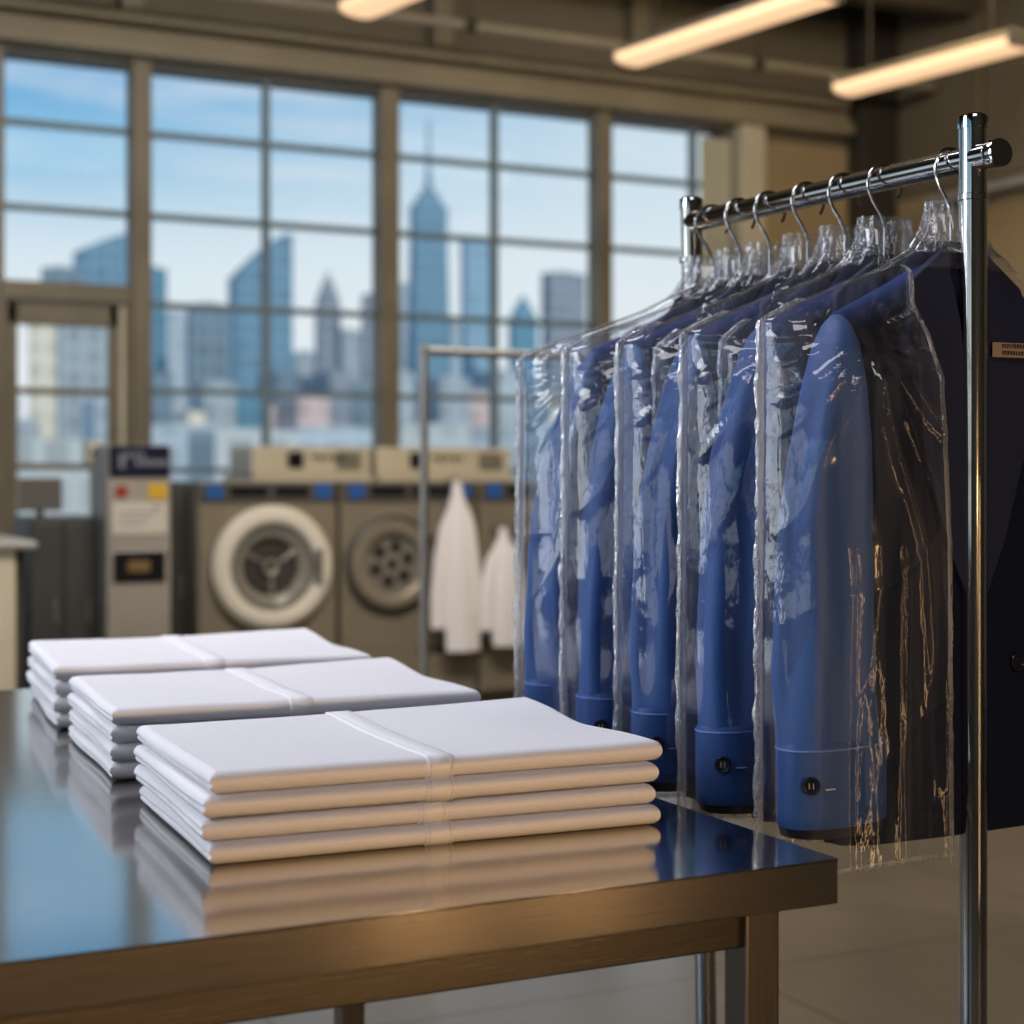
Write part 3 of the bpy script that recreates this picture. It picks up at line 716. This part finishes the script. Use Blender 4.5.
def folded(w, d, h, lv, sd, label, group, loc, rz, xb):
    nx, ny, nz = 64, 44, 14
    vs, fs = rbox(w, d, h, 0, nx, ny, nz)
    r = h*.5
    out = []
    for p in vs:
        q = Vector((max(-w/2+r*.9, min(w/2-r*.9, p.x)), max(-d/2+r, min(d/2-r, p.y)), h/2))
        n = p-q
        zz = p.z/h
        if n.length > 1e-9:
            dirn = Vector((p.x-q.x, p.y-q.y, 0))
            ex = dirn.length/r
            # round profile: horizontal overhang shrinks with height above/below the middle
            k = math.sqrt(max(0, 1-((zz-.5)*2)**2)) if ex > 0 else 1
            p2 = Vector((q.x+dirn.x*k, q.y+dirn.y*k, p.z)) if ex > 0 else p.copy()
        else: p2 = p.copy()
        # side view of the folded layers on the left end
        if p.x < -w/2+r:
            tt = min(1, (-w/2+r-p.x)/r)
            lay = math.exp(-((zz-.42-.08*math.sin(p.y*9+sd))/.07)**2)
            p2.x += tt*(.0028*lay) - .004*tt*noise.noise(Vector((sd, p.y*5, 0)))
        # pinch between layers at the front-left corner
        if p.z >= h*.5:
            p2.z += deform(p2.x, p2.y, lv, w, d, sd)
        elif lv > .3: p2.z += deform(p2.x, p2.y, lv-.25, w, d, sd)*.0
        p2.y += .002*noise.noise(Vector((p.x*5, sd, .5)))
        out.append(p2)
    o = MB().add(out, fs).build('folded_sheet', M['sheet'], None, ang=70, loc=loc)
    o.rotation_euler = (0,0,rz)
    tag(o, label, 'folded linen', group)
    # stitched band: over the top and down the front fold
    prof = [(d/2-r*.6-i*(d-r*1.6)/40, h+.0) for i in range(41)]
    prof += [(-d/2+r-r*math.sin(a), h/2+h/2*math.cos(a)) for a in [PI*i/14 for i in range(1, 14)]]
    bw = .031
    def strip(x0, x1, off, nm, m, par):
        rows = []
        for i, (y, zq) in enumerate(prof):
            row = []
            if i <= 40: ny_, nz_ = 0, 1
            else:
                a = PI*(i-40)/14; ny_, nz_ = -math.sin(a), math.cos(a)
            for xx, e in ((x0, 0), (x0+.0012, off), ((x0+x1)/2, off), (x1-.0012, off), (x1, 0)):
                dz = deform(xx, y, lv, w, d, sd)*(1 if zq >= h*.5 else 0)
                yy = y+.002*noise.noise(Vector((xx*5, sd, .5)))
                row.append(Vector((xx, yy+ny_*(e+.0002), zq+nz_*(e+.0002)+dz)))
            rows.append(row)
        return MB().grid(rows).build(nm, m, par, ang=80)
    s = strip(xb, xb+bw, .0011, 'placket_band', M['placket'], o)
    strip(xb+.0035, xb+.0055, .0016, 'stitching', M['stitch'], s)
    strip(xb+bw-.0055, xb+bw-.0035, .0016, 'stitching', M['stitch'], s)
    return o
words = ['bottom', 'second from bottom', 'second from top', 'topmost']
stacks = [('front', .433, 1.547, .492, .35, 4, R(-2.6), .0228), ('middle', .452, 2.035, .485, .37, 4, R(-3.2), .0228), ('back', .470, 2.495, .488, .415, 4, R(-4.6), .0240)]
for si, (nm, fx, fy, w_, d_, n, rz, th) in enumerate(stacks):
    for k in range(n):
        w = w_+random.uniform(-.005,.003); d = d_+random.uniform(-.006,.004)
        jx, jy = random.uniform(-.004,.003), random.uniform(-.003,.003)
        if k == n-1: jx, jy, w, d = .001, -.001, w_, d_
        r2 = rz+R(random.uniform(-.35,.35))
        cx = fx+jx+math.cos(rz)*w_/2-math.sin(rz)*d_/2; cy = fy+jy+math.sin(rz)*w_/2+math.cos(rz)*d_/2
        folded(w, d, th*.985, 1.0 if k == n-1 else 0.0, si*4+k+1.7, '%s folded white sheet of the %s stack on the steel table' % (words[k], nm),
               'folded white sheets in the %s stack' % nm, (cx, cy, ZTAB+.0005+k*th), r2, (.455-.5)*w_+random.uniform(-.003,.003))

# ------------------------------------------------------------------ chrome rack
RX = 1.31
ZR = 1.638
YN, YF = 1.474, 2.076
t = empty('garment_rack', (RX, (YN+YF)/2, 0)); tag(t, 'chrome garment rack carrying the bagged blue jackets', 'clothes rack')
oy = t.location.y
def post(xo, y, zt, lean, nm):
    o = MB().tube([(xo+lean, y-oy, .09), (xo, y-oy, zt)], .0160, 24).build(nm, M['chrome'], t)
    c = MB(); q = Vector((xo, y-oy, 0))
    c.lathe([(0,-.002),(.0172,-.002),(.0172,.008),(.0165,.012),(.012,.015),(0,.015)], (q.x,q.y,zt-.01), 'z', 24)
    c.build('post_cap', M['chrome'], o)
    MB().lathe([(.0158,-.004),(.0176,-.003),(.0176,.003),(.0158,.004)], (q.x,q.y,ZR-.045), 'z', 24).build('collar', M['chrome'], o)
    return o
post(0, YN, ZR+.046, 0, 'upright')
post(0, YF, ZR+.043, .035, 'upright')
ZRF = ZR+.011
r_ = MB().tube([(-.0, 1.436-oy, ZR-.001), (-.0, YF+.0-oy, ZRF)], .0150, 28).build('rail', M['chrome'], t)
MB().lathe([(0,-.009),(.0155,-.009),(.0165,-.007),(.0165,.005),(.0152,.008),(0,.008)], (0,1.436-oy,ZR-.001), 'y', 28).build('rail_end_cap', M['chrome'], r_)
MB().tube([(0,YN-oy,.10),(0.035,YF-oy,.10)], .014, 16).build('base_bar', M['chrome'], t)
for y in (YN, YF):
    MB().tube([(-.27,y-oy,.09),(.27,y-oy,.09)], .015, 16).build('foot', M['chrome'], t)
    for x in (-.25, .25):
        c = MB(); c.lathe([(0,-.011),(.034,-.011),(.038,-.006),(.038,.006),(.034,.011),(0,.011)], (x,y-oy,.0385), 'x', 24); c.tube([(x,y-oy,.04),(x,y-oy,.085)], .008, 10)
        c.build('caster', M['black'], t)

# ------------------------------------------------------------------ jackets, hangers, film bags
ZJ = 1.50          # height of the jacket neck
def ell(cx, cy, z, wx, wy, n=48, p=2.4, fold=0, ph=0, nf=6):
    rr = []
    for k in range(n):
        a = 2*PI*k/n
        ca, sa = math.cos(a), math.sin(a)
        x = math.copysign(abs(ca)**(2/p), ca); y = math.copysign(abs(sa)**(2/p), sa)
        f = 1+fold*(.6*math.sin(nf*a+ph)+.4*math.sin((nf*2-1)*a+ph*1.7))
        rr.append(Vector((cx+wx*x*f, cy+wy*y*f, z)))
    return rr
def interp(tab, z):
    for a, b_ in zip(tab, tab[1:]):
        if a[0] >= z >= b_[0]:
            k = (a[0]-z)/(a[0]-b_[0]); k = k
            return [p+(q-p)*k for p, q in zip(a[1:], b_[1:])]
    return list(tab[-1][1:])
BODY = [(.045,.030,.016),(.03,.040,.022),(.015,.056,.028),(.0,.082,.030),(-.02,.124,.028),(-.043,.174,.026),(-.062,.186,.029),(-.10,.176,.032),(-.2,.165,.032),(-.34,.160,.032),(-.48,.168,.033),(-.60,.178,.034),(-.635,.180,.034)]
def body_mesh(ks=1, kt=1):
    rings = []; zs = [.045-.13*i/52 for i in range(52)]+[-.085-.55*i/36 for i in range(37)]
    for z in zs:
        wx, wy = interp(BODY, z)
        rings.append(ell(0,0,z,wx*ks,wy*kt,56,2.6,.03*max(0,min(1,(-z-.1)/.4)),z*4))
    return MB().loft(rings)
SL = [(-.046,-.172,.000,.004,.008),(-.056,-.175,-.003,.011,.020),(-.08,-.181,-.009,.020,.032),(-.13,-.190,-.016,.032,.038),(-.2,-.200,-.022,.044,.039),(-.28,-.208,-.026,.053,.039),(-.36,-.210,-.029,.057,.039),(-.44,-.210,-.030,.061,.038),(-.5,-.208,-.031,.064,.038),(-.60,-.205,-.032,.067,.037)]
def sleeve_mesh(sx=1, sd=0, k_w=1, shift=0):
    rings = []
    for i in range(49):
        z = -.046-.534*i/48
        cx, cy, wx, wy = interp(SL, z)
        n = 44; ring = []
        amp = min(1, i/12)
        for k in range(n):
            a = 2*PI*k/n
            low = min(1, max(0, (-z-.06)/.12))*(1 if z > -.44 else max(.25, 1-(-z-.44)/.09))
            f1 = math.sin(5*a+z*2.2+sd+1.1*noise.noise(Vector((z*4, sd, 0)))); f2 = math.sin(8*a-z*5+sd*2)
            fx = 1+low*(.075*(abs(f1)**.7*math.copysign(1, f1))+.035*f2+.06*noise.noise(Vector((math.cos(a)*1.5, math.sin(a)*1.5+sd, z*7))))
            ring.append(Vector((sx*(cx+shift+wx*k_w*math.cos(a)*fx), cy*k_w+wy*k_w*math.sin(a)*fx*(1+.1*amp*math.sin(5*a+sd)), z)))
        rings.append(ring)
    return MB().loft(rings, True, True)
def cuff_mesh(sx=1, sd=0, k_w=1, shift=0, tilt=.0):
    cx, cy, wx, wy = interp(SL, -.58)
    rings = []
    for z, g in ((-.510,.97),(-.514,1.012),(-.518,1.02),(-.55,1.02),(-.585,1.018),(-.598,1.012),(-.600,1.0),(-.598,.96)):
        r_ = ell(sx*(cx+shift+.0), cy*k_w, z, wx*k_w*g, wy*k_w*g*1.02, 44, 2.3, .015, sd)
        for v in r_: v.z += tilt*(v.x-sx*cx)*sx
        rings.append(r_)
    return MB().loft(rings)
def button_mesh(r):
    prof = [(0,-.0012),(r*.55,-.0012),(r*.68,-.003),(r*.9,-.0034),(r,-.002),(r,.0),(0,.0)]
    return MB().lathe(prof, (0,0,0), 'y', 28)
button_me = button_mesh(.0095).mesh('button', M['button'])
bigbutton_me = button_mesh(.012).mesh('button', M['button'])
thr = MB()
for dx in (-.0022, .0022): thr.box(dx-.0006, dx+.0006, -.0022, -.001, -.003, .003)
thread_me = thr.mesh('thread', M['thread'], smooth=False)
def lapel(sx):
    # flat folded lapel on the chest, slightly proud of the body
    pts = [(.03,.035),(.085,-.005),(.098,-.06),(.115,-.085),(.088,-.1),(.078,-.2),(.045,-.3),(.012,-.37),(.0,-.36),(.005,-.2),(.02,-.05)]
    q = MB(); f, bk = [], []
    for x, z in pts:
        wx, wy = interp(BODY, min(.044, z))
        yy = -wy*(max(0, 1-(x/wx)**2.6))**(1/2.6)
        f.append(Vector((sx*x, yy-.010, z))); bk.append(Vector((sx*x, yy+.004, z)))
    n = len(f)
    q.add(f+bk, [tuple(range(n)), tuple(range(2*n-1, n-1, -1))]+[(i, (i+1) % n, n+(i+1) % n, n+i) for i in range(n)])
    return q
def link(name, me, par, loc=(0,0,0), rot=(0,0,0)):
    o = bpy.data.objects.new(name, me); COL.objects.link(o); o.parent = par; o.location = loc; o.rotation_euler = rot
    return o
def jacket(y, yaw, sd, label, slim=False, group='blue jackets on the chrome rack'):
    t = empty('jacket', (RX, y, ZJ), yaw); tag(t, label, 'jacket', group)
    ks, kt = (.72, .62) if slim else (1, 1)
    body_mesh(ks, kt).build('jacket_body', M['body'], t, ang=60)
    if not slim:
        for sx in (-1, 1):
            sl = sleeve_mesh(sx, sd+sx).build('sleeve', M['blue'], t, ang=70)
            tl = .20 if sd == 0 and sx < 0 else random.uniform(-.03,.06)
            cu = cuff_mesh(sx, sd, tilt=tl).build('cuff', M['cuff'], sl, ang=50)
            cx, cy, wx, wy = interp(SL, -.58)
            sm = MB(); rg = [v.copy() for v in cuff_mesh(sx, sd, tilt=tl).v[44*2:44*3]]
            sm.tube([v+Vector((0,0,.0015)) for v in rg]+[rg[0]+Vector((0,0,.0015))], .0011, 6, False); sm.build('cuff_seam', M['seamthread'], sl)
            link('button', button_me, sl, (sx*(cx-.052), cy-wy*.80, -.552-tl*.052), (0,0,R(-38*sx)))
            link('button_thread', thread_me, sl, (sx*(cx-.052)-.0004*sx, cy-wy*.80-.0006, -.552-tl*.052), (0,0,R(-38*sx)))
            MB().loft([ell(sx*cx,cy,-.597,wx*.98,wy*.98,32), ell(sx*cx,cy,-.612,wx*.93,wy*.92,32)]).build('sleeve_lining', M['lining'], sl)
            hb = MB().box(sx*(cx-.039), sx*(cx-.026), cy-wy*1.03, cy-wy*.95, -.5585, -.5573)
            hb.build('buttonhole', M['stitch'], sl, smooth=False)
        for sx in (-1, 1): lapel(sx).build('lapel', M['lapel'], t, smooth=False, bevel=.002)
        link('button', bigbutton_me, t, (.072, -.0335, -.442))
    col = []
    kc = .8 if slim else 1
    for zq, wx, wy in ((-.022,.100,.030),(.0,.082,.034),(.022,.064,.034),(.042,.050,.031),(.046,.045,.028),(.03,.040,.024)):
        r_ = ell(0,.003,zq,wx,wy*kc,40,2.2)
        for v in r_: v.z += (.014*(v.y/(wy*kc))-.010)*min(1, (zq+.03)/.05) - .10*max(0, abs(v.x)-.03)*(zq > .01)
        col.append(r_)
    MB().loft(col, False, False).build('collar', M['navy'], t, ang=70)
    return t
def hanger(y, yaw, label):
    t = empty('hanger', (RX, y, ZJ), yaw); tag(t, label, 'hanger', 'wire-hooked hangers on the chrome rail')
    zr = ZR-ZJ-.001+.012*(y-1.418)/.658
    rr = .0245; zc = zr+.0150+.0022-rr
    p = []
    for k in range(25):
        a = R(-38)+R(248)*k/24
        p.append((rr*math.cos(a), 0, zc+rr*math.sin(a)))
    e = p[-1]
    p += [(e[0]+.004,0,e[2]-.009), (e[0]+.012,0,e[2]-.02), (-.003,0,e[2]-.031), (0,0,e[2]-.042), (0,0,.02)]
    MB().tube(p, .0022, 10).build('hook', M['wire'], t)
    s = MB(); pts = []
    for k in range(-10, 11):
        x = k/10*.12
        pts.append((x, 0, .012-.045*abs(k/10)**1.2))
    s.tube(pts, .005, 10)
    s.build('shoulder_bar', M['wire'], t)
    return t
def ridge(t): return (1-abs(math.sin(t)))**4
def bag(y, yaw, sd, label, W=.275, slim=False, xo=None, zb=-.628):
    t = empty('garment_bag', (RX, y, ZJ), yaw); tag(t, label, 'garment bag', 'clear plastic bags over the jackets')
    WT = [(.075,.034),(.05,.036),(.035,.060),(.012,.105),(-.012,W*.62),(-.035,W*.84),(-.052,W*.97),(-.058,W),(-.2,W*1.0),(-.4,W*1.01),(-.7,W*1.005)]
    TF = [(.075,.020),(.055,.024),(.03,.038),(-.03,.036),(-.07,.062),(-.12,.084),(-.3,.096),(-.7,.099)]
    TBK = [(.075,.020),(.055,.022),(.03,.034),(-.03,.032),(-.07,.036),(-.2,.042),(-.7,.044)]
    kf = .42 if slim else 1
    nx, nz = (150, 200) if y < 1.6 else ((120, 170) if not slim else (70, 110))
    zs = [.075-(.075-zb)*((i/nz)**1.0) for i in range(nz+1)]
    for front in (True, False):
        rows = []
        for z in zs:
            w = interp(WT, z)[0]; row = []
            T = interp(TF if front else TBK, z)[0]
            for j in range(nx+1):
                s = -1+2*j/nx
                s = math.copysign(abs(s)**.8, s) if s else 0
                x = s*w
                if front and xo is not None and x > xo and z < .012:
                    x = xo+(.0 if z < -.03 else 0); s = x/w if w > abs(x) else math.copysign(.999, x)
                shape = max(0, 1-abs(s)**5)**.55
                th = T*shape*(kf)*(1 if x < 0 else max(.5, 1-x/.2*.5))
                edge = w-abs(x)
                disp = 0
                # creases radiating from the shoulder point
                for xs in (-.185, .185):
                    dx, dz = x-xs, z+.075
                    r = math.hypot(dx, dz)
                    if r > 1e-4 and z < -.03:
                        th_ = math.atan2(dz, dx)
                        nn = noise.noise(Vector((th_*2, r*6, sd)))
                        fall = min(1, r/.05)*math.exp(-r/.24)
                        disp += .009*fall*ridge(th_*5.5+nn*.9+sd)+.005*fall*ridge(th_*11+nn*1.5+sd*2)
                # hanging folds and crinkled side seam
                low = max(0, min(1, (-z-.15)/.3))
                disp += low*.0045*(ridge(x*46+1.2*noise.noise(Vector((x*5, z*3, sd)))+sd)+.6*noise.noise(Vector((x*22, z*4, sd*2))))
                disp += .0016*math.exp(-edge/.02)*noise.noise(Vector((x*60, z*16, sd)))
                disp += .0014*noise.noise(Vector((x*40, z*8, sd+5)))
                disp *= min(1, edge/.006)
                yv = -(th+disp) if front else (th+disp*.6)
                zz = z
                if z < zb+.06: zz += .008*math.sin(x*17+sd*3+(0 if front else 1.5))*(zb+.06-z)/.06
                row.append(Vector((x, yv, zz)))
            rows.append(row)
        MB().grid(rows).build('front_film' if front else 'back_film', M['bag'], t, ang=180)
    # welded side seam and the gathered neck
    for sx in ((-1, 1) if xo is None else (-1,)):
        rows = []
        for i in range(161):
            z = -.03-(-.03-zb)*i/160
            w = interp(WT, z)[0]
            f = noise.noise(Vector((z*70, sd, sx))); g = noise.noise(Vector((z*30, sd+4, sx)))
            rows.append([Vector((sx*(w-.004), .001, z)), Vector((sx*(w+.001), -.004-.002*f, z)), Vector((sx*(w+.009+.003*g), .004*f, z)), Vector((sx*(w+.002), .005+.002*g, z))])
        MB().grid(rows).build('side_seam', M['seam'], t, ang=180)
    if xo is not None:
        rows = []
        for i in range(121):
            z = .012-(.012-zb)*i/120
            w = interp(WT, z)[0]; T = interp(TF, z)[0]
            x = xo; f = noise.noise(Vector((z*40, sd, 2)))
            T *= max(0, 1-min(1, abs(x)/w)**5)**.55
            rows.append([Vector((x-.004, -T-.004-.001*f, z)), Vector((x+.0005, -T-.0065-.002*f, z)), Vector((x+.0025, -T-.002, z))])
        MB().grid(rows).build('opening_edge', M['seam'], t, ang=180)
    rows = []
    for i in range(13):
        z = .092-.062*i/12; row = []
        for k in range(49):
            a = 2*PI*k/48
            w = .034+.03*(i/12)**2.2; f = 1+.10*math.sin(9*a+sd)+.06*noise.noise(Vector((a*3, z*60, sd)))
            row.append(Vector((w*math.copysign(abs(math.cos(a))**.6, math.cos(a))*f, (.017+.012*(i/12)**2)*math.sin(a)*f, z)))
        rows.append(row)
    MB().grid(rows).build('neck', M['neck'], t, ang=180)
    # hem weld
    rows = []
    for j in range(81):
        s = -1+2*j/80
        w = interp(WT, zb)[0]; x = s*w
        yv = -.097*kf*max(0, 1-abs(s)**5)**.55*(1 if x < 0 else max(.5, 1-x/.2*.5))
        if xo is not None and x > xo: continue
        zz = zb+.008*math.sin(x*17+sd*3)
        rows.append([Vector((x, yv-.001, zz+.003)), Vector((x, yv-.003, zz)), Vector((x, yv, zz-.003))])
    MB().grid(rows).build('hem_weld', M['seam'], t, ang=180)
    return t
spots = [  # hook y, yaw, slim, names
    (1.511, R(3),  False, 'nearest the camera, its dark front open to view beside the thick post'),
    (1.631, R(-5), False, 'second from the front, right behind the nearest one'),
    (1.710, R(-4), True,  ''),
    (1.789, R(-3), False, 'in the middle of the five blue sleeves'),
    (1.875, R(-1.5), True,  ''),
    (1.947, R(0), False, 'second blue sleeve from the window end'),
    (2.019, R(-22), False, 'at the window end of the rail, closest to the far post'),
]
JL = ['blue jacket nearest the camera with its dark navy front beside the thick chrome post', 'blue jacket second from the front of the rack, behind the nearest one',
      'slim dark jacket third from the front, only its collar and shoulders showing', 'blue jacket in the middle of the rack, third visible blue sleeve',
      'slim dark jacket fifth from the front, squeezed between two blue sleeves', 'blue jacket second from the window end of the chrome rack',
      'blue jacket last in the row, at the window end of the chrome rack']
HL = ['hanger hook half hidden behind the thick chrome post', 'most prominent hanger hook left of the thick chrome post', 'third hanger hook from the thick chrome post',
      'middle hanger hook of the seven on the chrome rail', 'third hanger hook from the thin far post', 'second hanger hook from the thin far post', 'hanger hook right beside the thin far post']
BL = ['clear plastic bag over the nearest jacket, opened along its front', 'clear plastic bag over the second jacket from the front', 'narrow clear bag over the third, slim dark jacket',
      'clear plastic bag over the middle jacket of the rack', 'narrow clear bag over the fifth, slim dark jacket', 'clear plastic bag over the second jacket from the window end',
      'clear plastic bag over the last jacket, its corner against the window view']
for i, (y, yaw, slim, _) in enumerate(spots):
    jacket(y, yaw, i*1.7, JL[i], slim)
    hanger(y, yaw, HL[i])
    if i == 0: bag(y, yaw, 1.3, BL[i], xo=-.097, zb=-.645)
    elif slim: bag(y, yaw, i*2.1, BL[i], W=.175, slim=True, zb=-.60)
    else: bag(y, yaw, i*2.1+.4, BL[i], zb=-.628-.006*(i % 2))

# printed paper tag pinned across the nearest jacket
t = empty('garment_tag', (RX+.085, 1.511-.043, ZJ-.080), R(-2)); tag(t, 'narrow tan paper tag with tiny print on the nearest jacket right of the post', 'tag')
MB().box(-.06, .07, -.0006, .0, -.0085, .0085).build('paper', mat('tag_paper', (.30,.24,.19), .7), t, smooth=False)
g = MB(); rnd = random.Random(3)
for row in (.0025, -.0055):
    x = -.046
    while x < -.006:
        w = rnd.uniform(.0012,.003)
        g.box(x, x+w, -.0012, -.0006, row, row+.0045)
        if rnd.random() < .6: g.box(x, x+w*1.6, -.0012, -.0006, row+.0035, row+.0045)
        x += w+.0016
g.build('lettering', mat('tag_print', (.03,.025,.025), .7), t, smooth=False)

# ------------------------------------------------------------------ sky, sun and added fill lights
w = bpy.data.worlds.new('sky'); sc.world = w; w.use_nodes = True
N, L = w.node_tree.nodes, w.node_tree.links
bg = N['Background']
tc = N.new('ShaderNodeTexCoord'); sp = N.new('ShaderNodeSeparateXYZ'); L.new(tc.outputs['Generated'], sp.inputs[0])
rp = N.new('ShaderNodeValToRGB')
els = rp.color_ramp.elements
els[0].position = 0.0; els[0].color = (.82,.85,.87,1)
els[1].position = 1.0; els[1].color = (.08,.22,.50,1)
for pos, c in ((.06,(.88,.92,.94)),(.13,(.74,.84,.91)),(.186,(.34,.60,.81)),(.24,(.115,.40,.73)),(.5,(.10,.31,.62))):
    e = els.new(pos); e.color = (*c, 1)
L.new(sp.outputs['Z'], rp.inputs[0])
# east side of the sky is brighter
mrx = N.new('ShaderNodeMapRange'); mrx.inputs['From Min'].default_value = .19; mrx.inputs['From Max'].default_value = .56
mrx.inputs['To Min'].default_value = 0; mrx.inputs['To Max'].default_value = .75
L.new(sp.outputs['X'], mrx.inputs[0])
br = N.new('ShaderNodeMix'); br.data_type = 'RGBA'; L.new(mrx.outputs[0], br.inputs[0]); L.new(rp.outputs[0], br.inputs[6]); br.inputs[7].default_value = (.80,.87,.91,1)
mp = N.new('ShaderNodeMapping'); mp.inputs['Scale'].default_value = (2.6,2.6,22)
nt = N.new('ShaderNodeTexNoise'); nt.inputs['Scale'].default_value = 2.2; nt.inputs['Detail'].default_value = 6; nt.inputs['Roughness'].default_value = .55
L.new(tc.outputs['Generated'], mp.inputs[0]); L.new(mp.outputs[0], nt.inputs['Vector'])
cr = N.new('ShaderNodeMapRange'); cr.inputs['From Min'].default_value = .48; cr.inputs['From Max'].default_value = .72; cr.inputs['To Max'].default_value = .5
L.new(nt.outputs['Fac'], cr.inputs[0])
cl = N.new('ShaderNodeMix'); cl.data_type = 'RGBA'; L.new(cr.outputs[0], cl.inputs[0]); L.new(br.outputs[2], cl.inputs[6]); cl.inputs[7].default_value = (.86,.87,.90,1)
L.new(cl.outputs[2], bg.inputs['Color']); bg.inputs['Strength'].default_value = 1.0

def area(name, loc, target, sx, sy, power, color, spread=180):
    l = bpy.data.lights.new(name, 'AREA'); l.shape = 'RECTANGLE'; l.size = sx; l.size_y = sy; l.energy = power; l.color = color; l.spread = R(spread)
    o = bpy.data.objects.new(name, l); COL.objects.link(o); o.location = loc
    o.rotation_euler = (Vector(target)-Vector(loc)).to_track_quat('-Z', 'Y').to_euler()
    return o
sun = bpy.data.lights.new('sun', 'SUN'); sun.energy = 1.9; sun.angle = R(2); sun.color = (1,.93,.83)
so = bpy.data.objects.new('sun', sun); COL.objects.link(so); so.rotation_euler = Vector((-.25,.85,-.5)).to_track_quat('-Z','Y').to_euler(); so.location = (0,-20,40)
# unseen fill lights added above, behind and beside the viewer
area('ceiling_lamp_cool', (.2, 3.6, 4.4), (.7, 2.2, .9), 1.6, 1.2, 86, (.90,.91,1))  # added cool fill for the sheet tops, no fixture
area('window_skylight', (XL-.7, 3.4, 2.5), (0, 3.4, 2.3), 3.2, 12, 300, (.91,.95,1))  # added sky fill panel outside the unseen left windows
area('floor_lamp_warm', (.95, -2.0, 1.22), (.68, 1.5, .93), .22, .14, 5.7, (1,.585,.25), 60)  # added warm light for the front stack's folds, no lamp stands there
area('ceiling_lamp_left', (-2.0, 2.4, 2.7), (.7, 2.0, .92), 1.2, 1.2, 42, (.97,.96,1))  # added fill to brighten the left sides of the stacks
area('ceiling_lamp_back', (-.2, -1.6, 3.9), (.8, 2.0, .9), 2.0, 1.0, 24, (.97,.94,.97))  # added neutral frontal fill from behind the viewer
area('glint_lamp', (1.72, -1.5, .66), (.75, 1.5, .93), .08, 1.2, .30, (1,.6,.28), 90)  # unseen strip light added for a glint on the table edge
area('glint_lamp', (2.22, -1.5, .66), (.80, 1.5, .93), .08, 1.2, .26, (1,.6,.28), 90)  # second added strip, for the other table-edge glint
area('ceiling_lamp_mid', (2.6, 4.4, 4.5), (3.0, 8.6, .8), 2.6, .5, 215, (1,.90,.76))  # unseen light added to brighten the washers
area('ceiling_lamp_right', (6.2, 6.8, 4.2), (7.4, 10.3, 2.2), 1.6, .3, 30, (1,.74,.42))  # unseen warm light added towards the tan wall

sc.cycles.transparent_max_bounces = 40
sc.cycles.max_bounces = 10
sc.cycles.use_denoising = True
sc.cycles.sample_clamp_indirect = 4
sc.cycles.sample_clamp_direct = 4
sc.cycles.caustics_reflective = False
sc.cycles.caustics_refractive = False
sc.view_settings.view_transform = 'Standard'
sc.view_settings.look = 'None'
